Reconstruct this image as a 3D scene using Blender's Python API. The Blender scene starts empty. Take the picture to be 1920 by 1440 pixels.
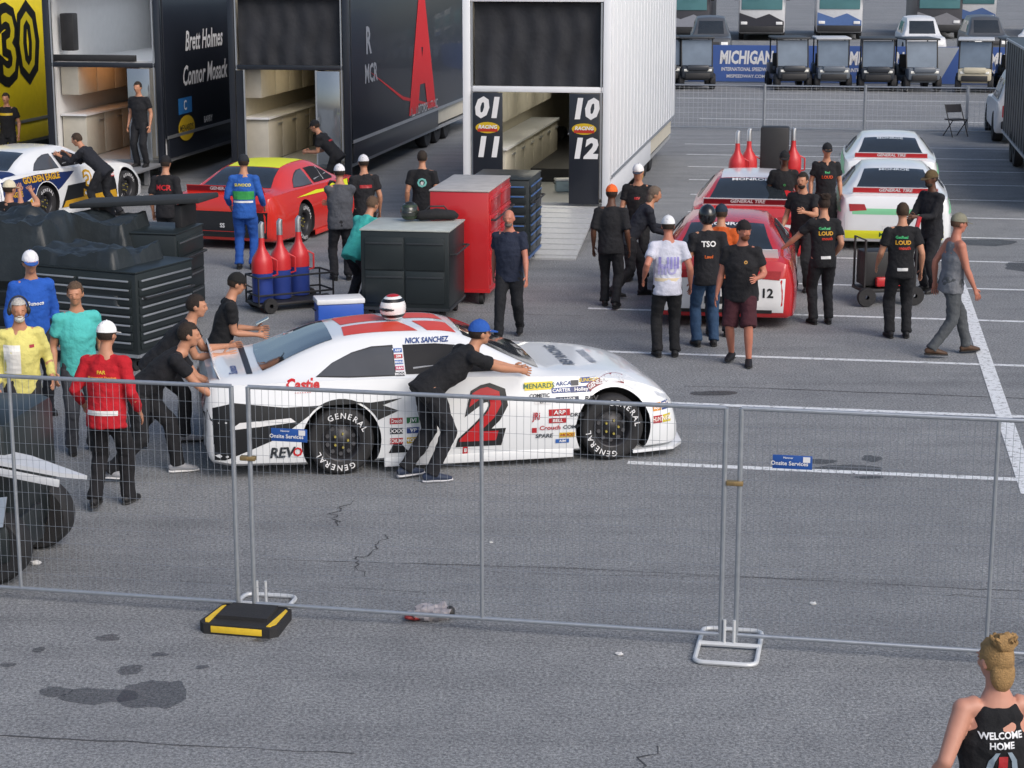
import bpy,bmesh,math,random
from mathutils import Vector as V, Matrix, noise
from mathutils.bvhtree import BVHTree
R=math.radians
random.seed(7)
sc=bpy.context.scene
COL=sc.collection
GA=R(9.6)
D=V((math.sin(GA),math.cos(GA),0)); RR=V((math.cos(GA),-math.sin(GA),0))

# ---------------- materials
def hx(h):
    h=h.lstrip('#'); o=[]
    for i in (0,2,4):
        c=int(h[i:i+2],16)/255
        o.append(c/12.92 if c<.04045 else ((c+.055)/1.055)**2.4)
    return tuple(o)
_m={}
def mat(c,rough=.5,metal=0,var=.12,scale=6,bump=0,bscale=60,coat=0,emit=0,alpha=1,name='paint'):
    if isinstance(c,str): c=hx(c)
    key=(tuple(round(x,4) for x in c),rough,metal,var,scale,bump,bscale,coat,emit,alpha)
    if key in _m: return _m[key]
    m=bpy.data.materials.new(name); m.use_nodes=True
    nt=m.node_tree; b=nt.nodes['Principled BSDF']
    tc=nt.nodes.new('ShaderNodeTexCoord')
    nz=nt.nodes.new('ShaderNodeTexNoise'); nz.inputs['Scale'].default_value=scale; nz.inputs['Detail'].default_value=5
    nt.links.new(tc.outputs['Object'],nz.inputs['Vector'])
    mx=nt.nodes.new('ShaderNodeMix'); mx.data_type='RGBA'
    mx.inputs[6].default_value=(*[max(0,x*(1-var)) for x in c],1)
    mx.inputs[7].default_value=(*[min(1,x*(1+var)+.002) for x in c],1)
    nt.links.new(nz.outputs['Fac'],mx.inputs[0]); nt.links.new(mx.outputs[2],b.inputs['Base Color'])
    b.inputs['Roughness'].default_value=rough; b.inputs['Metallic'].default_value=metal
    b.inputs['Coat Weight'].default_value=coat
    if alpha<1: b.inputs['Alpha'].default_value=alpha
    if emit:
        b.inputs['Emission Color'].default_value=(*c,1); b.inputs['Emission Strength'].default_value=emit
    if bump:
        n2=nt.nodes.new('ShaderNodeTexNoise'); n2.inputs['Scale'].default_value=bscale; n2.inputs['Detail'].default_value=4
        nt.links.new(tc.outputs['Object'],n2.inputs['Vector'])
        bp=nt.nodes.new('ShaderNodeBump'); bp.inputs['Strength'].default_value=bump; bp.inputs['Distance'].default_value=.02
        nt.links.new(n2.outputs['Fac'],bp.inputs['Height']); nt.links.new(bp.outputs['Normal'],b.inputs['Normal'])
    _m[key]=m; return m
def cloth(c): return mat(c,.9,0,.25,5,.6,25,name='cloth')
def carp(c): return mat(c,.25,0,.04,3,coat=.6,name='car_paint')
WHITE=carp((.76,.78,.8)); RED=carp((.5,.02,.025)); BLACK=carp((.012,.013,.016))
GLASS=mat((.02,.025,.03),.06,0,.3,2,coat=.5,name='glass'); RUB=mat((.018,.018,.02),.75,0,.3,10,.3,80,name='rubber')
STEEL=mat((.40,.43,.47),.42,.7,.2,20,name='galvanised_steel'); DK=mat((.02,.02,.022),.55,0,.3,name='dark_plastic')
ALU=mat((.55,.57,.6),.35,.8,.12,name='aluminium'); STW=mat((.75,.75,.76),.5,0,.03,name='sticker')
def st(c): return mat(c,.45,0,.05,name='sticker')
SKIN=mat(hx('b98468'),.55,0,.1,12,name='skin'); SKIND=mat(hx('5a3a2a'),.55,0,.1,12,name='skin')
SKINR=mat(hx('b57560'),.55,0,.14,12,name='skin')

# ---------------- mesh builder
class MB:
    def __init__(s,m=None): s.V=[];s.F=[];s.MI=[];s.mats=[];s.cur=0; s.use(m) if m else None
    def use(s,m):
        if m not in s.mats: s.mats.append(m)
        s.cur=s.mats.index(m); return s
    def add(s,vs,fs,M=None):
        o=len(s.V)
        for v in vs:
            v=V(v); s.V.append(M@v if M else v)
        for f in fs: s.F.append([i+o for i in f]); s.MI.append(s.cur)
        return s
    def addbm(s,bm,M=None):
        bm.verts.index_update()
        s.add([v.co.copy() for v in bm.verts],[[v.index for v in f.verts] for f in bm.faces],M); bm.free(); return s
    def box(s,c,d,bev=0,M=None,rot=None):
        bm=bmesh.new(); bmesh.ops.create_cube(bm,size=1)
        for v in bm.verts: v.co=V((v.co.x*d[0],v.co.y*d[1],v.co.z*d[2]))
        if bev: bmesh.ops.bevel(bm,geom=list(bm.edges),offset=bev,segments=2,affect='EDGES',profile=.5)
        T=Matrix.Translation(c)
        if rot: T=T@Matrix.Rotation(rot[0],4,rot[1])
        return s.addbm(bm,(M@T) if M else T)
    def tube(s,pts,rad,n=10,side=None,M=None,cap=True):
        pts=[V(p) for p in pts]; vs=[];fs=[];prev=None
        if not isinstance(rad,(list,tuple)): rad=[rad]*len(pts)
        for i,p in enumerate(pts):
            t=(pts[min(i+1,len(pts)-1)]-pts[max(i-1,0)]).normalized()
            if side is not None: sd=V(side)
            elif prev is not None: sd=prev
            else: sd=V((0,0,1)) if abs(t.z)<.8 else V((1,0,0))
            sd=(sd-t*sd.dot(t))
            if sd.length<1e-4: sd=t.orthogonal()
            sd.normalize(); prev=sd; up=t.cross(sd)
            a=rad[i]; a,b=(a if isinstance(a,(tuple,list)) else (a,a))
            for k in range(n):
                w=2*math.pi*k/n; vs.append(p+sd*a*math.cos(w)+up*b*math.sin(w))
        for i in range(len(pts)-1):
            for k in range(n):
                k2=(k+1)%n; fs.append([i*n+k,i*n+k2,(i+1)*n+k2,(i+1)*n+k])
        if cap: fs.append(list(range(n))[::-1]); fs.append([(len(pts)-1)*n+k for k in range(n)])
        return s.add(vs,fs,M)
    def ell(s,c,r,M=None,seg=14,ring=9,R3=None):
        vs=[];fs=[]; c=V(c)
        for i in range(ring+1):
            th=math.pi*i/ring
            for k in range(seg):
                w=2*math.pi*k/seg
                q=V((r[0]*math.sin(th)*math.cos(w),r[1]*math.sin(th)*math.sin(w),r[2]*math.cos(th)))
                if R3: q=R3@q
                vs.append(c+q)
        for i in range(ring):
            for k in range(seg):
                k2=(k+1)%seg; fs.append([i*seg+k,(i+1)*seg+k,(i+1)*seg+k2,i*seg+k2])
        return s.add(vs,fs,M)
    def lathe(s,prof,M=None,n=28):
        vs=[];fs=[]
        for r,y in prof:
            for k in range(n):
                w=2*math.pi*k/n; vs.append(V((r*math.cos(w),y,r*math.sin(w))))
        for i in range(len(prof)-1):
            for k in range(n):
                k2=(k+1)%n; fs.append([i*n+k,i*n+k2,(i+1)*n+k2,(i+1)*n+k])
        return s.add(vs,fs,M)
    def prism(s,poly,h,M=None):
        n=len(poly); vs=[V((p[0],p[1],0)) for p in poly]+[V((p[0],p[1],h)) for p in poly]
        fs=[list(range(n))[::-1],[n+i for i in range(n)]]+[[i,(i+1)%n,n+(i+1)%n,n+i] for i in range(n)]
        return s.add(vs,fs,M)
    def quad(s,a,b,c,d): return s.add([a,b,c,d],[[0,1,2,3]])
    def mesh(s,name,smooth=35,fix=True,weld=False):
        me=bpy.data.meshes.new(name); me.from_pydata([tuple(v) for v in s.V],[],s.F)
        for m in s.mats: me.materials.append(m)
        me.polygons.foreach_set('material_index',s.MI); 
        if fix:
            bm=bmesh.new(); bm.from_mesh(me)
            bmesh.ops.recalc_face_normals(bm,faces=bm.faces); bm.to_mesh(me); bm.free()
        me.update()
        if smooth:
            me.polygons.foreach_set('use_smooth',[True]*len(me.polygons)); me.set_sharp_from_angle(angle=R(smooth))
        return me
    def obj(s,name,parent=None,smooth=35,fix=True,label=None):
        o=bpy.data.objects.new(name,s.mesh(name,smooth,fix)); COL.objects.link(o)
        if parent: o.parent=parent
        if label: o['label']=label
        return o
def thing(name,label,cat,loc=(0,0,0),rz=0,group=None,rx=0):
    e=bpy.data.objects.new(name,None); COL.objects.link(e); e.empty_display_size=.2
    e.location=loc; e.rotation_euler=(rx,0,rz); e['label']=label; e['category']=cat
    if group: e['group']=group
    return e
def struct(o): o['kind']='structure'; return o
ALLCH={}
def reg(t):
    ch=list(t.children); ALLCH[t.name]=ch
    for c in ch: reg(c)
def dup(t,loc,rz=None,label=None,swap=None,group=None):
    n=t.copy(); COL.objects.link(n); n.location=loc
    if rz is not None: n.rotation_euler[2]=rz
    if label: n['label']=label
    if group: n['group']=group
    def rec(a,b):
        for c in ALLCH.get(a.name,[]):
            k=c.copy(); COL.objects.link(k); k.parent=b
            if swap and k.data:
                for sl in k.material_slots:
                    m0=sl.material
                    if m0 is not None and m0 in swap: sl.link='OBJECT'; sl.material=swap[m0]
            rec(c,k)
    rec(t,n); return n

# text & decals
_t={}
def text_bm(t,size,bold=.02,shear=0,align='CENTER',sx=1):
    key=(t,bold,shear,align)
    if key not in _t:
        cu=bpy.data.curves.new('lettering','FONT'); cu.body=t; cu.align_x=align; cu.align_y='CENTER'; cu.size=1; cu.offset=bold; cu.shear=shear; cu.resolution_u=2
        ob=bpy.data.objects.new('lettering',cu)
        _t[key]=bpy.data.meshes.new_from_object(ob); bpy.data.objects.remove(ob)
    bm=bmesh.new(); bm.from_mesh(_t[key])
    for v in bm.verts: v.co=V((v.co.x*size*sx,v.co.y*size,0))
    return bm
def poly_bm(pts):
    bm=bmesh.new(); vs=[bm.verts.new((p[0],p[1],0)) for p in pts]; bm.faces.new(vs)
    bmesh.ops.triangulate(bm,faces=bm.faces[:]); return bm
def rect_bm(w,h,x=0,y=0): return poly_bm([(x-w/2,y-h/2),(x+w/2,y-h/2),(x+w/2,y+h/2),(x-w/2,y+h/2)])
def decal(mb,bm,M,bvh,off=.004,step=.08,maxd=1.0):
    if not bm.verts: return
    for ax in (0,1):
        lo=min(v.co[ax] for v in bm.verts); hi=max(v.co[ax] for v in bm.verts)
        k=int((hi-lo)/step)
        for i in range(1,k+1):
            co=[0,0,0]; co[ax]=lo+i*(hi-lo)/(k+1); no=[0,0,0]; no[ax]=1
            bmesh.ops.bisect_plane(bm,geom=bm.verts[:]+bm.edges[:]+bm.faces[:],plane_co=co,plane_no=no)
    dr=-(M.to_3x3()@V((0,0,1))).normalized(); dead=[]
    for v in bm.verts:
        hit,nn,_,dist=bvh.ray_cast(M@v.co,dr,maxd)
        if hit is None: dead.append(v)
        else: v.co=hit-dr*off
    if dead: bmesh.ops.delete(bm,geom=dead,context='VERTS')
    mb.addbm(bm)
def frame(o,x,y):
    x=V(x).normalized(); y=V(y); y=(y-x*y.dot(x)).normalized(); z=x.cross(y)
    return Matrix(((x.x,y.x,z.x,o[0]),(x.y,y.y,z.y,o[1]),(x.z,y.z,z.z,o[2]),(0,0,0,1)))
def flat_text(mb,t,size,M,m,bold=.02,shear=0,sx=1): mb.use(m); mb.addbm(text_bm(t,size,bold,shear,sx=sx),M)

# ---------------- people
DEF=[]
def ik(a,t,l1,l2,pole):
    d=t-a; L=d.length; mx=(l1+l2)*.995
    if L>mx: t=a+d*(mx/L); d=t-a; L=mx
    ca=max(-1,min(1,(l1*l1+L*L-l2*l2)/(2*l1*L))); u=d.normalized(); pole=V(pole); p=(pole-u*pole.dot(u)).normalized()
    return a+u*l1*ca+p*l1*math.sqrt(max(0,1-ca*ca)),t
def rx(a): return Matrix.Rotation(a,3,'X')
def rz(a): return Matrix.Rotation(a,3,'Z')
def person(label,loc,yaw,h=1.78,lean=3,side=0,twist=0,pz=.93,py=0,px=0,lf=(-.11,0,.08),rf=(.11,0,.08),lh=None,rh=None,
           hyaw=0,hpitch=4,skin=SKIN,shirt=None,pants=None,slv=.62,leg=1.0,shoe='1a1a1c',sole='222222',hair='2a1d14',hairlen=0,
           cap=None,brim=None,capback=False,headset=False,beard=None,prints=(),g=1.0,vox=.018,belt=None,bun=False,tank=False,loose=.018,epole=None,helmet=None,lpole=(0,1,0)):
    k=h/1.8; T=thing('person',label,'person',(loc[0],loc[1],loc[2] if len(loc)>2 else 0),R(yaw))
    MT=rz(R(twist))@rx(-R(lean))@Matrix.Rotation(R(side),3,'Y')
    P=V((px,py,pz)); tp=lambda x,y,z:P+MT@V((x,y,z))
    HM=rz(R(hyaw+twist*.5))@rx(-R(hpitch+lean*.35))
    nb=tp(0,-.01,.56); hc=nb+MT@V((0,.005,.06))+HM@V((0,.02,.12))
    sd=MT@V((1,0,0))
    J={}
    for s,ft in ((-1,lf),(1,rf)):
        hip=P+rz(R(twist*.3))@V((s*.09,0,-.02)); kn,an=ik(hip,V(ft),.44,.43,V((s*.12,0,0))+V(lpole)); J['hip',s]=hip;J['kn',s]=kn;J['an',s]=an
    for s,hd in ((-1,lh),(1,rh)):
        sh=tp(s*.18,-.005,.485); t=V(hd) if hd else sh+V((s*.08,.04,-.53))
        el,wr=ik(sh,t,.30,.26,V(epole) if epole else V((s*.35,-1,-.35))); J['sh',s]=sh;J['el',s]=el;J['wr',s]=wr
    L=lambda a,b,t:a+(b-a)*t
    b=MB(skin)
    tors=[(-.09,0,.11,.09),(0,0,.155*g,.108*g),(.15,.01,.14*g,.1*g),(.32,.015,.162*g,.118*g),(.44,.0,.16,.1),(.52,-.01,.1,.07),(.60,0,.06,.058)]
    b.tube([tp(0,q[1],q[0]) for q in tors],[(q[2],q[3]) for q in tors],16,sd)
    b.tube([nb,L(nb,hc,.5),hc],[.062,.056,.052],12)
    for s in (-1,1):
        sh,el,wr=J['sh',s],J['el',s],J['wr',s]
        b.tube([tp(s*.10,0,.50),sh,L(sh,el,.3),el,L(el,wr,.25),L(el,wr,.75),wr],[.06,.06,.054,.042,.045,.032,.026],12)
        b.ell(sh,(.06,.06,.06))
        hip,kn,an=J['hip',s],J['kn',s],J['an',s]
        b.tube([hip+V((0,0,.05)),L(hip,kn,.15),L(hip,kn,.6),kn,L(kn,an,.3),L(kn,an,.8),an],[.085,.092,.075,.058,.059,.042,.038],12)
        b.ell(kn,(.058,.058,.058))
    E=lambda c,r,m=b:m.ell(hc+HM@V(c),r,R3=HM)
    E((0,-.008,.02),(.076,.095,.10)); E((0,.022,-.045),(.056,.066,.062)); E((0,.05,-.085),(.03,.032,.022))
    E((0,.098,-.012),(.013,.022,.026)); E((0,.078,.028),(.055,.02,.014))
    for s in (-1,1): E((s*.078,-.005,-.005),(.012,.022,.034)); E((s*.035,.07,-.02),(.022,.02,.02))
    hands=[]
    for s in (-1,1):
        el,wr=J['el',s],J['wr',s]; hd=(wr-el).normalized()
        th=V((-s*.25,.65,.6)); th=(th-hd*th.dot(hd)).normalized(); pn=hd.cross(th)*(-1 if s>0 else 1)
        if pn.x*s>0 : pn=-pn
        b.tube([wr-hd*.01,wr+hd*.03,wr+hd*.075,wr+hd*.095],[(.026,.02),(.036,.017),(.041,.015),(.036,.011)],10,th)
        hands.append((wr,hd,th,pn))
    for i in range(len(b.V)): b.V[i]*=k
    bo=b.obj('body',T,0,False)
    def after(o,b=None):
        m=MB(skin)
        for wr,hd,th,pn in hands:
            for i,(o_,l) in enumerate(((.031,.072),(.011,.08),(-.01,.074),(-.03,.058))):
                a=wr+hd*.085+th*o_; d1=(hd+th*o_*4).normalized()
                p1=a+d1*l*.5+pn*.006; p2=p1+(d1+pn*.5).normalized()*l*.32; p3=p2+(d1+pn*1.0).normalized()*l*.25
                m.tube([a,p1,p2,p3],[.0095,.009,.008,.006],6)
            a=wr+hd*.03+th*.028; d1=(hd*.6+th*.8+pn*.3).normalized(); p1=a+d1*.035; p2=p1+(hd*.9+th*.3+pn*.3).normalized()*.03
            m.tube([a,p1,p2],[.012,.011,.007],6)
        m.use(mat((.02,.015,.012),.3,name='eye'))
        for s in (-1,1):
            m.ell(hc+HM@V((s*.032,.083,.006)),(.012,.008,.006),R3=HM,seg=8,ring=5)
            m.ell(hc+HM@V((s*.033,.09,.027)),(.018,.007,.004),R3=HM,seg=8,ring=4)
        m.use(mat(hx('8a4a42'),.5,name='lips')); m.ell(hc+HM@V((0,.082,-.052)),(.022,.009,.006),R3=HM,seg=8,ring=5)
        for i in range(len(m.V)): m.V[i]*=k
        me2=m.mesh('x',60)
        bm=bmesh.new(); bm.from_mesh(o.data); bm.from_mesh(me2)
        bm.to_mesh(o.data); bm.free(); o.data.materials.clear()
        for q in me2.materials: o.data.materials.append(q)
    DEF.append((bo,vox,0,after,[skin]))
    if shirt is not None:
        sm=shirt if isinstance(shirt,bpy.types.Material) else cloth(hx(shirt) if isinstance(shirt,str) else shirt)
        q=MB(sm); lo=loose
        if tank:
            pr=[(-.12,0,.175*g,.13*g),(0,0,.168*g,.12*g),(.15,.01,.15*g,.112*g),(.32,.015,.174*g,.13*g),(.41,.005,.165,.112),(.46,-.005,.145,.105),(.52,-.01,.105,.08)]
        else:
            pr=[(-.13,0,.165*g+lo,.118*g+lo),(0,0,.16*g+lo,.115*g+lo),(.15,.01,.15*g+lo,.11*g+lo),(.32,.015,.165*g+lo,.12*g+lo),(.44,0,.165+lo*.6,.10+lo*.7),(.52,-.01,.105,.078),(.565,-.005,.072,.068)]
        q.tube([tp(0,a[1],a[0]) for a in pr],[(a[2],a[3]) for a in pr],18,sd)
        if not tank:
            for s in (-1,1):
                sh,el,wr=J['sh',s],J['el',s],J['wr',s]; q.ell(sh,(.074,.074,.07))
                if slv<=1: pts=[tp(s*.08,0,.49),sh,L(sh,el,slv*.5),L(sh,el,slv)]; rr=[.07,.073,.068,.066+lo*.3]
                else: pts=[tp(s*.08,0,.49),sh,L(sh,el,.5),el,L(el,wr,.5),L(el,wr,slv-1)]; rr=[.07,.072,.064,.056,.05,.04]
                q.tube(pts,rr,12)
        for i in range(len(q.V)): q.V[i]*=k
        so=q.obj('shirt',T,0,False)
        def aft(o,_=None):
            if not prints: return
            bv=BVHTree.FromPolygons([v.co.copy() for v in o.data.vertices],[list(p.vertices) for p in o.data.polygons])
            m=MB()
            for pr_ in prints:
                t,sz,c,sidee,x,z=pr_[:6]; m.use(st(c))
                sg=-1 if sidee=='b' else 1
                O=tp(x,sg*.35,z)*k; M=frame(O,MT@V((-sg,0,0)),MT@V((0,0,1)))
                bm=rect_bm(t[0]*k,t[1]*k) if isinstance(t,tuple) else text_bm(t,sz*k,.03)
                decal(m,bm,M,bv,.005 if isinstance(t,tuple) else .007,.03,.6)
            if m.V: m.obj('shirt_print',o,0,False)
        DEF.append((so,vox,.010,aft,[sm]))
    if pants is not None:
        pm=cloth(hx(pants) if isinstance(pants,str) else pants); q=MB(pm)
        q.tube([tp(0,0,.09),tp(0,0,.0),P+V((0,-.005,-.09))],[(.152*g,.11*g),(.166*g,.123*g),(.15*g,.118*g)],16,sd)
        for s in (-1,1):
            hip,kn,an=J['hip',s],J['kn',s],J['an',s]
            pts=[hip+V((0,0,.03)),L(hip,kn,.2),L(hip,kn,.6),kn]; rr=[.098,.104,.09,.08]
            if leg>=1: pts+=[L(kn,an,.4),L(kn,an,.8),L(kn,an,1.02)+V((0,-.005,0))]; rr+=[.074,.068,.074]
            else: pts[-1]=L(kn,an,.02); rr=[.1,.108,.1,.105]
            q.tube(pts,rr,12)
        for i in range(len(q.V)): q.V[i]*=k
        DEF.append((q.obj('trousers' if leg>=1 else 'shorts',T,0,False),vox,.011,None,[pm]))
    if belt:
        q=MB(mat(hx(belt),.6,name='belt')); q.tube([tp(0,0,.055)*k,tp(0,0,.095)*k],[(.17*g*k,.128*g*k)]*2,18,sd); q.obj('belt',T)
    for s in (-1,1):
        an=J['an',s]; kn=J['kn',s]; f=rz(R(-s*9))@V((0,1,0)); tilt=max(0,an.z-.10)*2.2; f=(f+V((0,0,-tilt))).normalized()
        q=MB(mat(hx(shoe),.6,name='shoe_leather'))
        U=V((1,0,0))
        q.tube([(an-f*.085+V((0,0,-.035))),(an-f*.06+V((0,0,-.028))),(an+V((0,0,-.015))),(an+f*.08+V((0,0,-.035))),(an+f*.15+V((0,0,-.046))),(an+f*.195+V((0,0,-.052)))],
               [(.02,.025),(.038,.042),(.044,.05),(.047,.036),(.044,.027),(.02,.016)],12,U)
        q.use(mat(hx(sole),.7,name='sole'))
        q.tube([an-f*.09+V((0,0,-.066)),an-f*.06+V((0,0,-.066)),an+f*.08+V((0,0,-.066)),an+f*.15+V((0,0,-.066)),an+f*.205+V((0,0,-.066))],[(.02,.012),(.042,.013),(.05,.013),(.046,.013),(.02,.012)],12,U)
        for i in range(len(q.V)): q.V[i]*=k
        q.obj('shoe',T,50)
    H4=Matrix.Translation(hc*k)@HM.to_4x4()@Matrix.Scale(k,4)
    if hair:
        q=MB(mat(hx(hair),.8,0,.4,40,.6,120,name='hair')); e=MB(); e.ell((0,-.012,.024),(.084,.104,.108),seg=28,ring=20)
        keep=[]
        for f in e.F:
            c=sum((e.V[i] for i in f),V((0,0,0)))/len(f)
            if c.z<-.035-hairlen or (c.y>.035 and c.z<.072) or (c.y>-.02 and c.z<.0): continue
            keep.append(f)
        vs=[v*(1+.07*noise.noise(v*60)) for v in e.V]; q.add(vs,keep)
        if hairlen: q.ell((0,-.06,-.06),(.075,.05,.10)); 
        if bun:
            e=MB(); e.ell((.0,-.075,.11),(.066,.05,.05),seg=24,ring=16); q.add([v+V((.02*noise.noise(v*30),.02*noise.noise(v*30+V((5,5,5))),.02*noise.noise(v*30+V((9,2,5))))) for v in e.V],e.F)
            for i in range(16):
                a=random.uniform(0,6.28); b0=V((.045*math.cos(a),-.07+.04*math.sin(a),.12)); q.tube([b0,b0+V((.03*math.cos(a+.8),.03*math.sin(a+.8),.025)),b0+V((.045*math.cos(a+1.5),.04*math.sin(a+1.5),-.005))],[.012,.009,.004],6)
        for i in range(len(q.V)): q.V[i]=H4@q.V[i]
        q.obj('hair',T,60,False)
    if beard:
        q=MB(mat(hx(beard),.85,0,.3,40,.5,120,name='hair')); q.ell((0,.034,-.075),(.054,.062,.045)); q.ell((0,.09,-.04),(.026,.012,.007))
        for i in range(len(q.V)): q.V[i]=H4@q.V[i]
        q.obj('beard',T,60)
    if cap:
        q=MB(cloth(hx(cap))); e=MB(); e.ell((0,-.01,.03),(.088,.108,.108),seg=24,ring=18)
        q.add(e.V,[f for f in e.F if sum(e.V[i].z for i in f)/4>.028])
        q.use(cloth(hx(brim or cap))); sg=-1 if capback else 1
        bp=[(.075*math.cos(a),sg*(.07+.115*math.sin(a))) for a in [math.pi*i/10 for i in range(11)]]
        MM=Matrix.Translation((0,0,.036))@Matrix.Rotation(-sg*R(10),4,'X'); q.prism(bp,.007,MM)
        q.ell((0,-.01,.139),(.008,.008,.005))
        for i in range(len(q.V)): q.V[i]=H4@q.V[i]
        q.obj('cap',T,50,False)
    if helmet:
        q=MB(carp(hx(helmet))); q.ell((0,-.005,.02),(.115,.135,.14)); q.use(GLASS); q.ell((0,.03,.015),(.095,.115,.05))
        for i in range(len(q.V)): q.V[i]=H4@q.V[i]
        q.obj('helmet',T,60)
    if headset:
        q=MB(DK); q.tube([(.1*math.cos(a),-.01,.02+.13*math.sin(a)) for a in [math.pi*i/12 for i in range(13)]],.009,8)
        for s in (-1,1): q.ell((s*.095,-.005,-.005),(.025,.036,.045))
        q.tube([(-.1,0,-.02),(-.085,.06,-.05),(-.03,.11,-.055)],.004,6)
        for i in range(len(q.V)): q.V[i]=H4@q.V[i]
        q.obj('headset',T,60)
    return T

# ---------------- race car
ST=[(-1.34,.32,.78,.66,.76,.69,.60),(-1.30,.20,.86,.84,.82,.875,.68),(-1.18,.15,.92,.915,.86,.955,.72),(-.95,.13,.955,.93,.885,.98,.74),
(-.75,.13,.97,.935,.895,1.0,.73),(-.40,.12,.975,.94,.90,1.14,.66),(-.08,.12,.975,.94,.905,1.25,.61),(.25,.12,.97,.94,.91,1.305,.585),(.75,.12,.965,.93,.91,1.325,.575),
(1.15,.12,.965,.92,.91,1.305,.58),(1.38,.12,.967,.915,.905,1.235,.61),(1.75,.12,.972,.90,.895,1.06,.68),(2.08,.12,.98,.885,.885,.925,.74),(2.5,.12,.985,.86,.87,.89,.72),
(2.9,.12,.985,.81,.85,.85,.66),(3.2,.12,.955,.73,.81,.77,.60),(3.4,.12,.88,.62,.74,.65,.52),(3.5,.13,.80,.50,.66,.53,.45),(3.54,.16,.72,.40,.58,.42,.4)]
def ev(stn,x):
    n=len(stn)
    for i in range(n-1):
        if x<=stn[i+1][0] or i==n-2: break
    a,b=stn[i],stn[i+1]; h=b[0]-a[0]; t=(x-a[0])/h; o=[]
    for j in range(1,7):
        s=(b[j]-a[j])/h
        m0=s if i==0 else ((a[j]-stn[i-1][j])/(a[0]-stn[i-1][0])+s)/2
        m1=s if i==n-2 else ((stn[i+2][j]-b[j])/(stn[i+2][0]-b[0])+s)/2
        if i>0 and ((a[j]-stn[i-1][j])*(b[j]-a[j])<=0): m0=0
        if i<n-2 and ((stn[i+2][j]-b[j])*(b[j]-a[j])<=0): m1=0
        o.append((2*t**3-3*t*t+1)*a[j]+(t**3-2*t*t+t)*h*m0+(-2*t**3+3*t*t)*b[j]+(t**3-t*t)*h*m1)
    return o
def loft(stn,n=70):
    x0,x1=stn[0][0],stn[-1][0]; mb=MB(WHITE); rings=[]
    xs=sorted(set([round(x0+(x1-x0)*i/n,4) for i in range(n+1)]+[s[0] for s in stn if s[0]<stn[3][0] or s[0]>stn[-4][0]]))
    xs=[x for i,x in enumerate(xs) if i==0 or x-xs[i-1]>.012]
    for x in xs:
        zb,w,zs,ws,zt,wt=ev(stn,x); H=zs-zb; K=max(.012,zt-zs); g0=(ws-.035,zs)
        hf=[(0,zb),(w*.6,zb),(w*.94,zb),(w*.985,zb+.04*H),(w,zb+.12*H),(w*1.004,zb+.35*H),(w*1.0,zb+.55*H),(w*.55+ws*.45,zb+.78*H),(ws,zb+.93*H),(ws-.01,zs-.012*H),g0,
            (g0[0]+(wt-g0[0])*.3,zs+K*.27),(g0[0]+(wt-g0[0])*.65,zs+K*.6),(wt-.01,zs+K*.86),(wt-.05,zs+K*.95),(wt*.6,zs+K*.995),(0,zs+K*1.02)]
        rings.append([(x,y,z) for y,z in hf]+[(x,-y,z) for y,z in hf[-2:0:-1]])
    m=len(rings[0]); vs=[p for r in rings for p in r]; fs=[]
    for i in range(len(rings)-1):
        for k in range(m):
            k2=(k+1)%m; fs.append([i*m+k,i*m+k2,(i+1)*m+k2,(i+1)*m+k])
    fs.append(list(range(m))); fs.append([(len(rings)-1)*m+k for k in range(m)][::-1])
    mb.add(vs,fs); return mb
def cutbody(stn,ax,r,yin):
    body=loft(stn).obj('body_shell',None,0)
    c=MB(DK)
    for x in ax:
        for s in (-1,1): c.tube([(x,s*yin,r-.06),(x,s*1.5,r-.06)],r,40)
    cu=c.obj('cutter',None,0)
    md=body.modifiers.new('b','BOOLEAN'); md.operation='DIFFERENCE'; md.object=cu; md.solver='EXACT'
    bpy.context.view_layer.update(); dg=bpy.context.evaluated_depsgraph_get()
    me=bpy.data.meshes.new_from_object(body.evaluated_get(dg))
    bpy.data.objects.remove(body); bpy.data.objects.remove(cu)
    me.materials.clear(); me.materials.append(WHITE); me.materials.append(DK)
    for p in me.polygons:
        c_=p.center; xa=min(ax,key=lambda a:abs(a-c_.x))
        inwell=abs(c_.y)>yin-.02 and r-.02<math.hypot(c_.x-xa,c_.z-(r-.06))<r+.004 and abs(p.normal.y)<.2
        w2=abs(p.normal.y)>.95 and abs(abs(c_.y)-yin)<.02
        p.material_index=1 if (w2 or inwell) else 0; p.use_smooth=True
    me.set_sharp_from_angle(angle=R(38)); return me
CARME=cutbody(ST,(0,2.79),.40,.60)
SUV=[(-.9,.5,.85,.9,.85,.95,.7),(-.85,.35,.92,1.05,.9,1.4,.72),(-.6,.3,.95,1.08,.92,1.75,.68),(.3,.3,.95,1.08,.92,1.82,.68),(1.3,.3,.95,1.06,.92,1.78,.68),(1.9,.3,.95,1.04,.92,1.3,.74),(2.1,.3,.95,1.02,.92,1.08,.8),(3.2,.32,.94,.98,.9,1.02,.75),(3.55,.35,.9,.9,.85,.93,.7),(3.65,.45,.82,.7,.78,.74,.6)]
SUVME=cutbody(SUV,(0,2.8),.43,.62); _f=loft(SUV); SB=BVHTree.FromPolygons([V(v) for v in _f.V],_f.F)
_full=loft(ST); CARBVH=BVHTree.FromPolygons([V(v) for v in _full.V],_full.F)
def arc(cx,cz,r,a0,a1,n=10): return [(cx+r*math.cos(R(a0+(a1-a0)*i/n)),cz+r*math.sin(R(a0+(a1-a0)*i/n))) for i in range(n+1)]
_wh={}
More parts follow.
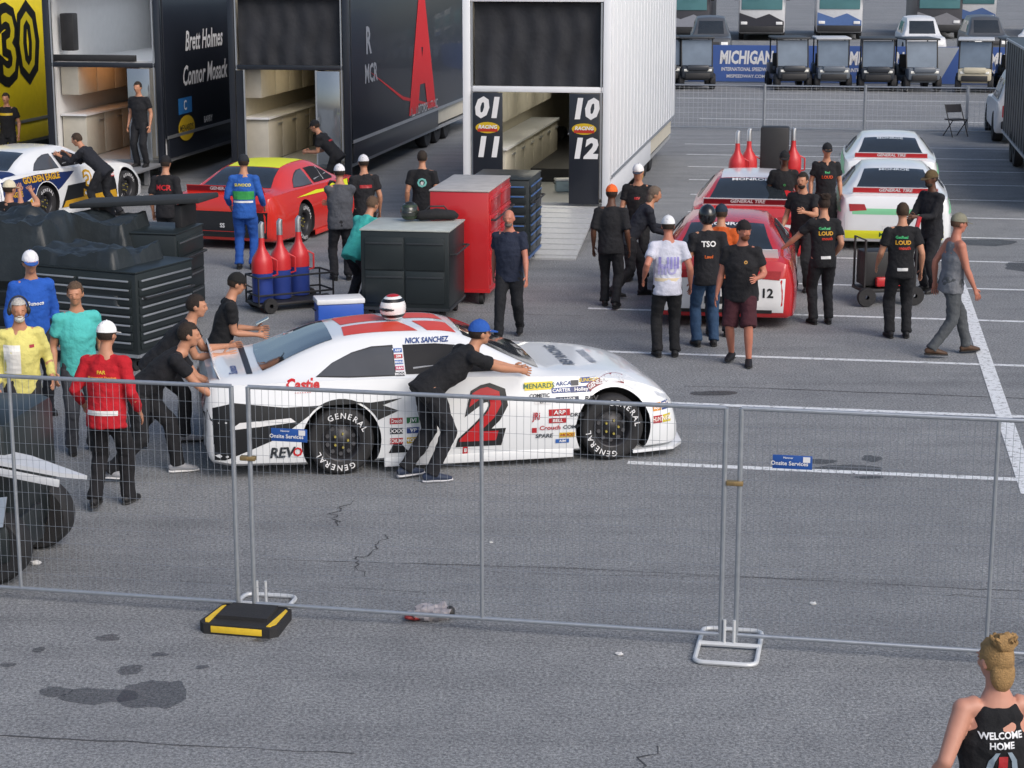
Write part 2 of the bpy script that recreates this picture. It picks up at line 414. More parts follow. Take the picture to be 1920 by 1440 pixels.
def wheel_meshes(letter,rimc=(.03,.03,.035)):
    if letter in _wh: return _wh[letter]
    t=MB(RUB); t.lathe([(.20,.11),(.235,.132),(.30,.14),(.335,.132),(.35,.105),(.352,0),(.35,-.105),(.335,-.132),(.30,-.14),(.235,-.132),(.20,-.11)],n=44)
    if letter:
        t.use(STW)
        for base in (90,270):
            w='GENERAL'
            for i,chh in enumerate(w):
                a=R(base-(i-3)*14.5); M=Matrix.Translation((.272*math.cos(a),-.1435,.272*math.sin(a)))@Matrix.Rotation(math.pi/2-a,4,'Y')@Matrix.Rotation(math.pi/2,4,'X')
                t.addbm(text_bm(chh,.085,.015),M)
    r=MB(mat(rimc,.4,.3,.2,name='wheel_steel')); r.lathe([(.203,.11),(.205,-.11),(.212,-.125),(.20,-.122),(.188,-.10),(.175,-.04),(.12,-.055),(.075,-.07),(.06,-.085),(.0,-.085)],n=40)
    r.lathe([(.203,.11),(.0,.08)],n=30)
    r.use(mat((.5,.42,.1),.4,.5,name='hub'))
    for i in range(5):
        a=R(72*i); r.tube([(.075*math.cos(a),-.06,.075*math.sin(a)),(.075*math.cos(a),-.1,.075*math.sin(a))],.013,6)
    r.use(mat((.1,.1,.11),.4,.4,name='wheel_spoke'))
    for i in range(10):
        a=R(36*i+18); r.tube([(.145*math.cos(a),-.045,.145*math.sin(a)),(.145*math.cos(a),-.06,.145*math.sin(a))],.022,8)
    _wh[letter]=(t.mesh('tyre',50,True),r.mesh('wheel',50)); return _wh[letter]
def race_car(label,loc,heading,body,roof=None,livery=None,group=None,z=0,tilt=0,letter=True,rearband='7a1622',spoil=None,bumper=None,plate='TOYOTA'):
    T=thing('race_car',label,'race car',(loc[0],loc[1],z),heading,group); T.rotation_euler=(0,tilt,heading); T.scale=(.97,1,1)
    me=CARME.copy(); me.materials[0]=body; b=bpy.data.objects.new('body',me); COL.objects.link(b); b.parent=T
    lv=MB()
    side=lambda s,x,z_:frame((0,s*1.3,0),(1,0,0),(0,0,1)) if s<0 else frame((0,s*1.3,0),(-1,0,0),(0,0,1))
    TOP=frame((0,0,2),(1,0,0),(0,1,0))
    def sp(pts,s,m,off=.004):
        p=[(x,z_) if s<0 else (-x,z_) for x,z_ in pts]; lv.use(m); decal(lv,poly_bm(p),side(s,0,0),CARBVH,off)
    def tx(t,x,z_,size,m,s=-1,off=.008,bold=.03,shear=0,sx=1,rot=0):
        bm=text_bm(t,size,bold,shear,sx=sx)
        c,sn=math.cos(rot),math.sin(rot)
        for v in bm.verts: v.co=V((v.co.x*c-v.co.y*sn+(x if s<0 else -x),v.co.x*sn+v.co.y*c+z_,0))
        lv.use(m); decal(lv,bm,side(s,0,0),CARBVH,off)
    def top(pts,m,off=.004): lv.use(m); decal(lv,poly_bm(pts),TOP,CARBVH,off,maxd=2)
    def toptx(t,x,y,size,m,rot=0,off=.008):
        bm=text_bm(t,size,.03); c,sn=math.cos(rot),math.sin(rot)
        for v in bm.verts: v.co=V((v.co.x*c-v.co.y*sn+x,v.co.x*sn+v.co.y*c+y,0))
        lv.use(m); decal(lv,bm,TOP,CARBVH,off,maxd=2)
    def rear(bm,m,off=.005): lv.use(m); decal(lv,bm,frame((-2,0,0),(0,-1,0),(0,0,1)),CARBVH,off,maxd=1.2)
    def front(bm,m,off=.005): lv.use(m); decal(lv,bm,frame((4.2,0,0),(0,1,0),(0,0,1)),CARBVH,off,maxd=1.6)
    def win(name,pts,Mx,m,off,maxd=2):
        q=MB(m); decal(q,poly_bm(pts),Mx,CARBVH,off,maxd=maxd); q.obj(name,T,40,False)
    win('windshield',[(1.32,-.50),(1.32,.50),(1.7,.60),(2.06,.70),(2.10,.3),(2.10,-.3),(2.06,-.70),(1.7,-.60)],TOP,GLASS,.006)
    win('rear_window',[(-.02,-.50),(-.02,.50),(-.4,.56),(-.74,.64),(-.76,.3),(-.76,-.3),(-.74,-.64),(-.4,-.56)],TOP,GLASS,.006)
    QW=[(-.22,.972),(-.05,1.075),(.15,1.15),(.35,1.19),(.56,1.195),(.56,.955),(.1,.958)]
    FW=[(.67,.955),(.67,1.205),(1.0,1.205),(1.2,1.185),(1.42,1.10),(1.66,.97),(1.60,.945)]
    cabin_shade=mat((.006,.006,.008),.7,name='opening_shade'); qg=mat((.07,.075,.085),.1,0,.3,2,name='smoked_window')  # near-black sheet over the front window opening paints in the dark cabin
    for s in (-1,1):
        f=(lambda P_:P_) if s<0 else (lambda P_:[(-a,c) for a,c in P_])
        def grow(P_,d):
            cx=sum(p[0] for p in P_)/len(P_); cz=sum(p[1] for p in P_)/len(P_)
            return [(cx+(p[0]-cx)*(1+d/.4),cz+(p[1]-cz)*(1+d/.13)) for p in P_]
        sp(grow(QW,.012),s,DK,.004)
        win('side_window',f(QW),side(s,0,0),qg,.008); win('side_window',f(FW),side(s,0,0),cabin_shade,.007)
        for a,c in (((.75,1.0),(1.45,1.04)),((1.15,.96),(1.2,1.17))):
            cg=MB(mat((.35,.36,.38),.5,name='cage_paint'))
            pa=CARBVH.ray_cast(V((a[0],s*1.3,a[1])),V((0,-s,0)))[0]; pc=CARBVH.ray_cast(V((c[0],s*1.3,c[1])),V((0,-s,0)))[0]
            if pa and pc: cg.tube([pa,pc],.012,6); cg.obj('cage_bar',T)
        q=MB(body); q.box((1.4,s*.965,.11),(1.95,.012,.09),.004); q.obj('side_skirt',T,30)
    if roof: top([(.02,-.48),(1.25,-.48),(1.27,0),(1.25,.48),(.02,.48),(0,0)],roof)
    q=MB(spoil or body); q.prism([(-.72,0),(.72,0),(.70,.14),(-.70,.14)],.008,frame((-1.16,0,.95),(0,-1,0),(-.45,0,1)))
    if rearband:
        q.use(st(rearband)); q.prism([(-.70,.035),(.70,.035),(.69,.125),(-.69,.125)],.003,frame((-1.172,0,.948),(0,-1,0),(-.45,0,1)))
        flat_text(q,'GENERAL TIRE',.085,frame((-1.215,0,1.027),(0,-1,0),(-.45,0,1)),STW,.03,.2)
    q.obj('spoiler',T,30)
    q=MB(body if body is WHITE else DK); q.prism([(3.0,-.98),(3.45,-.90),(3.6,-.70),(3.66,-.35),(3.68,0),(3.66,.35),(3.6,.70),(3.45,.90),(3.0,.98)],.03,Matrix.Translation((0,0,.075)))
    q.prism([(3.1,.06),(3.3,.06),(3.58,.04),(3.52,.28),(3.3,.4)],.01,frame((0,-.965,0),(1,0.12,0),(0,0,1))); q.obj('splitter',T,30)
    for s in (-1,1):
        q=MB(mat((.6,.62,.65),.15,.2,.3,30,name='headlight_sticker'))
        decal(q,poly_bm([(s*.45,.5),(s*.72,.52),(s*.86,.66),(s*.66,.64),(s*.5,.58)]),frame((4.2,0,0),(0,1,0),(0,0,1)),CARBVH,.006,maxd=1.8); q.obj('headlight',T,40,False)
        q=MB(mat((.35,.02,.02),.2,.1,.3,30,name='tail_light_sticker')); decal(q,poly_bm([(s*.46,.70),(s*.74,.68),(s*.76,.80),(s*.5,.80)]),frame((-2,0,0),(0,-1,0),(0,0,1)),CARBVH,.010,maxd=1.2); q.obj('tail_light',T,40,False)
    q=MB(DK); decal(q,poly_bm([(-.55,.2),(.55,.2),(.5,.36),(-.5,.36)]),frame((4.2,0,0),(0,1,0),(0,0,1)),CARBVH,.006,maxd=1.8); q.obj('grille',T,40,False)
    if bumper: rear(poly_bm([(-.8,.22),(.8,.22),(.82,.66),(-.82,.66)]),bumper)
    else: rear(rect_bm(.5,.1,0,.4),DK,.009)
    rear(rect_bm(1.3,.05,0,.25),DK,.008)
    if plate:
        bm=text_bm(plate,.1,.03)
        for v in bm.verts: v.co.y+=.42
        rear(bm,STW,.014)
    tme,rme=wheel_meshes(letter)
    for x in (0,2.79):
        for s in (-1,1):
            w=bpy.data.objects.new('wheel',rme); COL.objects.link(w); w.parent=T; w.location=(x,s*.815,.333); w.scale=(.945,1,.945); w.rotation_euler=(0,0,0 if s<0 else math.pi)
            t=bpy.data.objects.new('tyre',tme); COL.objects.link(t); t.parent=w; t.rotation_euler=(0,R(random.uniform(0,60)),0)
    if livery: livery(sp,tx,top,toptx,rear,front,lv)
    if lv.V: lv.obj('livery',b,40,False)
    return T

def stick(sp,tx,x,z,w,h,bg,t,fg,s=-1,size=None):
    if bg: sp([(x-w/2,z-h/2),(x+w/2,z-h/2),(x+w/2,z+h/2),(x-w/2,z+h/2)],s,st(bg),.006)
    if t: tx(t,x,z,size or h*.85,st(fg),s,.010,.02,.1,min(1.2,w/(max(1,len(t))*h*.5)))
def liv_main(sp,tx,top,toptx,rear,front,lv):
    bk=st('15171b')
    sp([(-1.33,.2),(-1.31,.70),(-1.05,.76),(-.55,.70),(.3,.71),(.62,.74),(.42,.68),(.58,.62),(.4,.55)]+arc(0,.34,.42,28,140,12)+[(-.6,.42),(-.9,.3),(-1.15,.2)],-1,bk)
    sp([(-1.1,.50),(-1.0,.57),(-.5,.60),(-.45,.56)],-1,STW,.007)
    sp([(.47,.2),(.55,.35),(.66,.22),(.9,.2)],-1,bk)
    tx('2',1.40,.50,.74,bk,-1,.006,.07,.25,1.1); tx('2',1.38,.51,.72,st('b3101a'),-1,.010,.02,.25,1.1)
    tx('2',1.42,.47,.80,bk,1,.006,.07,.25); tx('2',1.42,.47,.78,st('b3101a'),1,.010,.02,.25)
    tx('Castle',-.37,.905,.13,st('c01820'),-1,.008,.04,.1); tx('- - - - - - -',-.37,.835,.04,st('c01820'))
    tx('REV',-.60,.26,.14,st('20252c'),-1,.010,.03,.2); tx('O',-.44,.26,.12,st('c01820'),-1)
    tx('NICK SANCHEZ',.92,1.235,.062,st('23407c'),-1,.01,.03,.3)
    for i,(cc,w) in enumerate((('2c5fa8','ARP'),('a8202a','SIM'),('2c5fa8','MAHLE'),('b03060','K&N'),('333844','MOOG'))):
        stick(sp,tx,.615,1.16-i*.05,.085,.035,cc,w,'e8e8e8')
    L=[(2.02,.79,.30,.075,'d9c420','MENARDS','1d5a2c'),(2.28,.80,.16,.06,None,'ARCA','1f3f7d'),(2.40,.80,.08,.05,'20242c',None,None),(2.55,.82,.17,.055,'2a3f86','SUNOCO','e3c52c'),
       (2.02,.70,.20,.06,None,'COMETIC','20242c'),(2.25,.74,.20,.05,'27407e','CARTER','e8e8e8'),(2.46,.74,.22,.055,'1f2f66','Holley','e8e8e8'),
       (2.05,.64,.17,.05,'d8d8d8','EFI','20242c'),(2.31,.65,.24,.055,'2a3148','ILMOR','e8e8e8'),(2.56,.65,.2,.08,None,'REV','20242c'),
       (1.98,.50,.12,.12,None,'JRi','b0141e'),(2.22,.53,.22,.065,'b0141e','ARP','e8e8e8'),(2.40,.50,.16,.06,None,'DRSE','20242c'),(2.2,.45,.18,.05,'a8202a','BELL','e8e8e8'),
       (2.12,.38,.26,.07,None,'Crouch','b0141e'),(2.34,.38,.16,.06,None,'COMP','20242c'),(2.06,.30,.2,.065,None,'SPARE','20242c'),(2.3,.30,.16,.05,'d0b030','HOOS','a02020'),
       (1.96,.36,.05,.05,'a8202a',None,None),(2.25,.24,.14,.04,'2c5fa8','AIM','e8e8e8')]
    for l in L: stick(sp,tx,*l)
    for i,l in enumerate([('a8202a','Crouch'),('1d6a3c','JVI'),('20242c','XXX'),('27407e','VP'),('a8202a','SCHUMA'),('c9a820','MOTO')]):
        stick(sp,tx,.55+(i%2)*.17,.52-(i//2)*.10,.13,.06,l[0],l[1],'e8e8e8')
    stick(sp,tx,1.25,.19,.05,.07,'c01820',None,None); tx('8',1.25,.19,.06,STW,-1,.012)
    sp(arc(2.79,.34,.52,118,55,12)+arc(2.79,.34,.43,55,118,12),-1,st('d5d8dc'),.006)
    sp(arc(2.79,.34,.51,122,72,12)+arc(2.79,.34,.445,72,122,12),-1,st('7a1622'),.008)
    for i,c in enumerate('GENERAL TIRE'):
        a=R(119-i*4.1)
        if c!=' ': tx(c,2.79+.478*math.cos(a),.34+.478*math.sin(a),.058,STW,-1,.012,.02,0,1,a-math.pi/2)
    for i,l in enumerate([('d08a20','Bojan'),('27407e','TRD'),('b0141e','HUNT'),('c9b820','NGK')]):
        stick(sp,tx,3.27+(i%2)*.11,.52-(i//2)*.12,.10,.075,l[0],l[1],'f0e8e0')
    rd=st('d8402a')
    top([(.1,-.46),(.85,-.5),(.7,-.1),(.12,-.1)],rd); top([(.12,.0),(.65,.0),(.5,.46),(.08,.44)],rd); top([(.95,-.5),(1.25,-.48),(1.2,-.1),(.85,-.1)],rd); top([(.8,.05),(1.2,.05),(1.15,.4),(.7,.44)],rd)
    toptx('REV RACING',2.45,-.0,.17,st('5a606c'),R(90)); toptx('MAX SIEGEL',2.75,0,.12,st('8a8f9a'),R(90))
    toptx('Sunoco',-1.02,-.45,.12,st('27407e'),R(90))
    top([(-.9,-.68),(-.84,-.68),(-.84,.68),(-.9,.68)],st('20242c'))
race_car('white stock race car with red roof panels being pushed by crew',(-1.84,19.02),R(11.6),WHITE,None,liv_main,plate=None,rearband='e0e0e0',bumper=BLACK)

def liv_red(sp,tx,top,toptx,rear,front,lv):
    y=st('d9e02a'); tx('37',1.55,.55,.80,st('101010'),-1,.008,.07,.2,1.3); tx('37',1.55,.55,.78,y,-1,.012,.02,.2,1.3); sp([(-.3,.80),(.6,.78),(2.4,.74),(.6,.84)],-1,y,.006)
race_car('red and yellow stock race car with black rear bumper',(-4.50,33.6),R(73),carp((.62,.03,.02)),st('d9e02a'),liv_red,bumper=BLACK,plate='SS')
def liv_rw(sp,tx,top,toptx,rear,front,lv):
    for s in (-1,1): sp([(.45,.2),(.5,.5),(1.6,.62),(2.3,.5),(2.35,.2)],s,STW)
    top([(2.2,-.5),(3.2,-.4),(3.2,.4),(2.2,.5)],STW)
    toptx('MONROE',-.1,0,.14,STW,R(-90),.012)
    rear(poly_bm([(-.8,.24),(.8,.24),(.82,.70),(-.82,.70)]),STW,.006)
    bm=text_bm('12',.17,.03)
    for v in bm.verts: v.co+=V((.58,.5,0))
    rear(bm,st('15171b'),.012)
    for s in (-1,1): tx('12',1.3,.5,.5,st('15171b'),s,.01,.03,.2)
race_car('red and white stock race car with crew around its tail',(3.0,26.7),R(82),RED,None,liv_rw,rearband=None,spoil=WHITE,plate=None,group='race cars parked nose to tail')
race_car('red and white stock race car with red rear wing strip',(3.95,31.95),R(81),RED,carp((.75,.72,.74)),liv_rw,plate=None,spoil=WHITE,group='race cars parked nose to tail')
def liv_g(sp,tx,top,toptx,rear,front,lv):
    g_=st('7fc79a')
    for s in (-1,1): sp([(-1.3,.65),(-1.0,.85),(-.3,.9),(2.4,.83),(.6,.7)],s,g_)
    rear(poly_bm([(-.8,.22),(.8,.22),(.82,.36),(-.82,.36)]),st('e0e030'),.011)
    toptx('MONROE',-.1,0,.12,st('c0c8d0'),R(-90),.012)
    bm=text_bm('MENARDS',.11,.02)
    for v in bm.verts: v.co.y+=.29
    rear(bm,st('1d5a2c'),.015)
    rear(rect_bm(1.4,.10,.0,.68),g_,.007)
race_car('white and green stock race car with yellow bumper strip',(6.6,33.4),R(81),WHITE,None,liv_g,rearband='c01c24',plate='TOYOTA',bumper=st('d8dcdf'),group='race cars parked nose to tail')
race_car('white stock race car with red rear wing strip',(7.6,39.0),R(81),WHITE,None,liv_g,rearband='c01c24',plate=None,group='race cars parked nose to tail')
def liv_gold(sp,tx,top,toptx,rear,front,lv):
    bl=st('14285a'); gd=st('c99a20'); bk=st('15171b')
    sp([(-1.3,.25),(-1.28,.85),(-.2,.9),(1.0,.85),(.5,.6)]+arc(0,.34,.42,30,150,8),-1,bl)
    sp([(.45,.2),(.7,.6),(2.3,.62),(2.36,.25)],-1,bk,.005); sp([(.5,.2),(.6,.32),(2.3,.36),(2.36,.2)],-1,gd,.007); tx('3',1.35,.55,.66,gd,-1,.01,.05,.1); tx('3',1.35,.55,.64,STW,-1,.014,-.01,.1)
    tx('GOLDEN EAGLE',-.1,.82,.16,gd,-1,.012,.04); sp([(-1.0,.2),(-.5,.5),(-.42,.2)],-1,gd,.008); tx('EAGLE',-.95,.6,.13,gd,-1,.012,.04)
    for i,c in enumerate(('b0141e','27407e','d9c420','1d6a3c','d0d0d0','b0141e')): stick(sp,tx,1.95+(i%3)*.15,.75-(i//3)*.1,.13,.07,c,'ARP','f0f0f0')
    top([(-1.2,-.84),(-.78,-.85),(-.78,.85),(-1.2,.84)],bl)
race_car('blue white and gold stock race car beside trailer lift',(-9.55,36.2),R(68),WHITE,None,liv_gold,rearband='27407e',bumper=st('14285a'),plate='EAGLE')

# ---------------- transporters
def transporter(label,loc,w,h,L,ext,frm,curtain,inner,sidefn=None,doors=None,upper_open=False,z0=.45,lights=False):
    T=thing('transporter_trailer',label,'trailer',loc,-GA)
    X=w/2
    for s in (-1,1):
        q=MB(ext); q.box((s*(X-.03),L/2+.12,(h+.95)/2),(.05,L-.24,h-.95),.01)
        q.box((s*(X-.05),L*.3,.72),(.05,L*.55,.44),.01)
        if sidefn=='ribs' or s<0:
            for i in range(int(L/.6)): q.box((s*(X-.002),.4+i*.6,(h+.95)/2),(.012,.03,h-1.05))
        q.use(ALU); q.box((s*(X-.01),L/2+.12,.97),(.03,L-.26,.07)); q.box((s*(X-.01),L/2+.12,h-.04),(.035,L-.26,.08))
        o=q.obj('side_wall',T,30)
        if s>0 and callable(sidefn): sidefn(o,X)
    q=MB(frm)
    for s in (-1,1): q.box((s*(X-.07),.06,(h+z0)/2-.1),(.14,.12,h-z0+.2-.002),.012)
    q.box((0,.06,h-.07),(w-.284,.118,.14),.01); q.box((0,.055,z0+2.08),(w-.284,.1,.10),.01); q.box((0,.06,z0-.07),(w-.284,.118,.12),.01)
    q.obj('rear_frame',T,30)
    for s in (-1,1): q=MB(ALU); q.box((s*(X-.17),.02,(h+z0)/2),(.03,.03,h-z0-.3)); q.obj('frame_trim',T)
    q=MB(mat((.5,.5,.52),.6,name='roof_sheet')); q.box((0,L/2+.13,h-.01),(w-.12,L-.26,.05)); q.obj('roof',T)
    q=MB(mat((.4,.41,.42),.5,.3,name='deck_plate')); q.box((0,L/2+.13,z0+.0),(w-.2,L-.26,.08)); q.obj('floor',T)
    q=MB(inner); q.box((0,L-.2,(h+z0)/2),(w-.2,.1,h-z0-.2))
    q.box((0,L/2+.2,z0+2.12),(w-.2,L-.5,.05))
    for s in (-1,1): q.box((s*(X-.1),L/2+.1,(h+z0)/2),(.03,L-.4,h-z0-.2))
    q.obj('interior_lining',T)
    q=MB(mat((.5,.47,.40),.5,name='cabinet'))
    for i in range(6):
        q.box((-X+.42,1.0+i*1.1,z0+.5),(.55,1.06,.9),.015); q.box((-X+.36,1.0+i*1.1,z0+1.7),(.4,1.06,.6),.015)
        q.box((X-.42,1.0+i*1.1,z0+1.02),(.5,1.06,1.95),.015)
        q.use(ALU); q.box((X-.68,1.35+i*1.1,z0+1.1),(.02,.03,.3)); q.box((-X+.71,1.35+i*1.1,z0+.8),(.02,.3,.03)); q.use(q.mats[0])
    q.use(mat((.75,.76,.78),.3,name='counter')); q.box((-X+.44,3.7,z0+.97),(.6,6.6,.04)); q.obj('cabinet',T,30)
    if not upper_open:
        q=MB(curtain); n=40; vs=[];fs=[]
        for i in range(n+1):
            for j in range(9):
                x=-X+.19+(w-.38)*i/n; zz=z0+2.13+(h-.16-z0-2.13)*j/8
                vs.append((x,.16+.018*math.sin(i*.9+math.sin(j))+.03*noise.noise(V((i*.2,j*.5,loc[0]))),zz))
        for i in range(n):
            for j in range(8): a=i*9+j; fs.append([a,a+9,a+10,a+1])
        q.add(vs,fs); q.obj('curtain',T,80,False)
    if lights:
        for i in range(7):
            q=MB(mat((.9,.05,.03),.3,0,0,emit=4,name='marker_lens')); q.ell(((-.42+.14*i)*w,-.012,h-.06),(.04,.02,.03)); q.obj('marker_light',T)
    if doors: doors(T,X,z0)
    for i in range(3):
        for s in (-1,1):
            q=MB(RUB); q.lathe([(.2,-.12),(.46,-.13),(.5,-.08),(.5,.08),(.46,.13),(.2,.12)],Matrix.Translation((s*(X-.35),L*.55+i*1.2,.5))@Matrix.Rotation(R(90),4,'Z')); q.use(ALU)
            q.lathe([(.22,s*-.10),(.15,s*-.02),(0,s*-.03)],Matrix.Translation((s*(X-.35),L*.55+i*1.2,.5))@Matrix.Rotation(R(90),4,'Z')); q.obj('wheel',T,40)
    q=MB(DK); q.box((0,L*.6,.6),(w-.9,L*.7,.3)); q.box((0,.5,.33),(w-.4,.8,.12)); q.obj('chassis',T)
    return T
blk=mat((.013,.016,.024),.35,0,.2,1,coat=.15,name='black_wrap'); wht=mat((.78,.80,.83),.35,0,.05,2,name='white_wrap')
CUR=mat((.02,.022,.028),.75,0,.5,3,.4,12,name='curtain_fabric')
INB=mat((.6,.56,.46),.5,0,.1,name='interior_beige'); INW=mat((.74,.75,.76),.5,0,.06,name='interior_white'); IND=mat((.16,.09,.05),.5,0,.3,name='interior_dark')
def sideA(o,X):
    q=MB(); F=lambda t,z:frame((X+.004,t,z),(0,1,0),(0,0,1))
    flat_text(q,'A',3.3,F(7.2,2.35),mat(hx('d81c24'),.5,0,.03,name='red_wrap'),.09,0,1.0)
    flat_text(q,'ALL MOTORSPORT INC',.3,F(7.4,1.12),st('b8bcc2'),.02)
    flat_text(q,'R',.8,F(1.7,3.0),st('8a8f98'),.03); flat_text(q,'MCR',.55,F(1.9,2.3),st('8a8f98'),.03)
    q.use(st('c01820')); q.add([(X+.003,1.6,2.4),(X+.003,5.0,1.5),(X+.003,9,1.0),(X+.003,9,1.06),(X+.003,5.0,1.58)],[[0,1,2,3,4]])
    q.obj('side_lettering',o,0,False)
def sideN(o,X):
    q=MB(); 
    flat_text(q,'Brett Holmes',.6,frame((X+.004,2.9,2.95),(0,1,0),(0,0,1)),STW,.02,.3,.8); flat_text(q,'Connor Mosack',.6,frame((X+.004,2.9,2.2),(0,1,0),(0,0,1)),STW,.02,.3,.8)
    q.use(st('2a6fb0')); q.add([(X+.004,1.0,1.75),(X+.004,1.9,1.75),(X+.004,1.9,1.4),(X+.004,1.0,1.4)],[[0,1,2,3]]); flat_text(q,'C',.3,frame((X+.007,1.45,1.57),(0,1,0),(0,0,1)),STW)
    q.use(st('c9a820')); q.add([(X+.004,1.5+.55*math.cos(a),1.08+.28*math.sin(a)) for a in [2*math.pi*i/20 for i in range(20)]],[list(range(20))]); flat_text(q,'MENARDS',.2,frame((X+.007,1.5,1.08),(0,1,0),(0,0,1)),st('15171b'))
    flat_text(q,'BARRY',.2,frame((X+.007,3.0,1.15),(0,1,0),(0,0,1)),STW)
    q.obj('side_lettering',o,0,False)
def numdoors(T,X,z0):
    for s,a,b in ((-1,'01','11'),(1,'10','12')):
        q=MB(blk); q.box((s*(X-.46),-.03,z0+1.04),(.54,.04,1.96),.01)
        yy=-.055; F=lambda z:frame((s*(X-.46),yy,z),(1,0,0),(0,0,1))
        flat_text(q,a,.48,F(z0+1.74),STW,.05,.15); flat_text(q,b,.48,F(z0+1.04),STW,.05,.15)
        q.use(st('c9a820')); q.add([(s*(X-.46)+.22*math.cos(t),yy,z0+1.4+.10*math.sin(t)) for t in [2*math.pi*i/20 for i in range(20)]],[list(range(20))])
        q.use(st('b03020')); q.box((s*(X-.46),yy-.003,z0+1.36),(.36,.003,.06))
        flat_text(q,'RACING',.09,frame((s*(X-.46),yy-.007,z0+1.41),(1,0,0),(0,0,1)),STW,.03,.2)
        q.obj('rear_door',T,30)
    q=MB(mat((.5,.51,.52),.5,.3,.2,20,name='ramp_plate'))
    q.add([(.0,-.0,z0+.02),(1.12,0,z0+.02),(1.16,-3.2,.03),(.04,-3.2,.03),(.0,0,z0-.04),(1.12,0,z0-.04),(1.16,-3.2,.0),(.04,-3.2,.0)],[[0,1,2,3],[4,5,6,7],[0,1,5,4],[1,2,6,5],[2,3,7,6],[3,0,4,7]])
    for i in range(10):
        t=i/10+.05; q.box((.58+.04*t,-3.2*t,(z0+.02)*(1-t)+.03*t+.006),(1.08,.03,.012))
    q.obj('ramp',T,0)
    for yy in (1.2,3.6,6.0):
        q=MB(mat((.9,.86,.74),.5,0,0,emit=7,name='interior_lamp')); q.box((0,yy,z0+2.07),(.3,1.4,.03)); q.obj('ceiling_lamp',T)
def glassdoors(T,X,z0):
    q=MB(mat((.3,.33,.36),.06,.6,.2,2,name='mirror_glass')); q.box((X-.45,-.04,z0+1.04),(.5,.03,1.95),.008); q.obj('rear_door',T,30)
    for xx in (X-.71,-X+.35): q=MB(ALU); q.box((xx,-.04,z0+1.04),(.03,.04,1.98)); q.obj('door_frame',T)
    q=MB(blk); q.box((-X+.25,.0,z0+1.04),(.18,.04,1.95)); q.obj('door_panel',T)
    q=MB(mat((.95,.8,.55),.5,0,0,emit=5,name='interior_lamp')); q.box((0,1.6,z0+2.07),(.3,2.0,.03)); q.obj('ceiling_lamp',T)
def liftdoors(T,X,z0):
    q=MB(mat((.3,.31,.33),.5,.4,name='lift_plate')); q.box((X-.55,-1.1,z0-.03),(1.0,2.1,.07),.01); q.box((X-.55,-2.6,z0*.5-.02),(1.0,1.05,.05),0,None,(R(24),'X'))
    for yy in (-.3,-1.9): q.box((X-.3,yy,z0/2-.04),(.1,.1,z0-.1)); 
    q.obj('lift_gate',T)
    q=MB(mat((.3,.33,.36),.06,.6,.2,2,name='mirror_glass')); q.box((X-.5,-.04,z0+1.04),(.5,.03,1.95),.008); q.obj('rear_door',T)
    q=MB(mat((.95,.42,.15),.5,0,0,emit=3.0,name='interior_lamp')); q.box((-.3,1.6,z0+2.07),(.3,2.0,.03)); q.obj('ceiling_lamp',T)
    q=MB(mat((.8,.84,.9),.5,0,0,emit=3,name='interior_lamp')); q.box((0,3.2,3.95),(.3,5.0,.03)); q.obj('ceiling_lamp',T)
    q=MB(DK); q.box((-X+.35,.6,3.2),(.3,.3,.8),.03); q.obj('lift_motor',T); q=MB(DK); q.box((-.3,.3,2.66),(1.9,.1,.14),.02); q.obj('upper_deck_rail',T)
transporter('white car transporter with open numbered rear doors and ramp',(.43,34.6,0),2.66,4.2,13.5,wht,wht,CUR,INB,'ribs',numdoors)
transporter('black car transporter with large red A on its side',(-4.69,41.0,0),2.62,4.1,16,blk,blk,CUR,INB,sideA,glassdoors,lights=True)
transporter('black car transporter with open white upper deck and names',(-8.78,41.9,0),2.62,4.15,16,blk,blk,CUR,INW,sideN,liftdoors,upper_open=True,lights=True)
def sideY(o,X):
    q=MB(); flat_text(q,'30',2.2,frame((X+.006,2.9,2.7),(0,1,0),(0,0,1)),st('101010'),.09); flat_text(q,'30',2.1,frame((X+.01,2.9,2.7),(0,1,0),(0,0,1)),st('c9b81a'),.0); q.obj('side_lettering',o,0,False)
transporter('yellow car transporter with outlined number on its side',(-13.35,43.3,0),2.6,4.2,14,mat((.75,.6,.02),.4,name='yellow_wrap'),blk,CUR,IND,sideY,None)

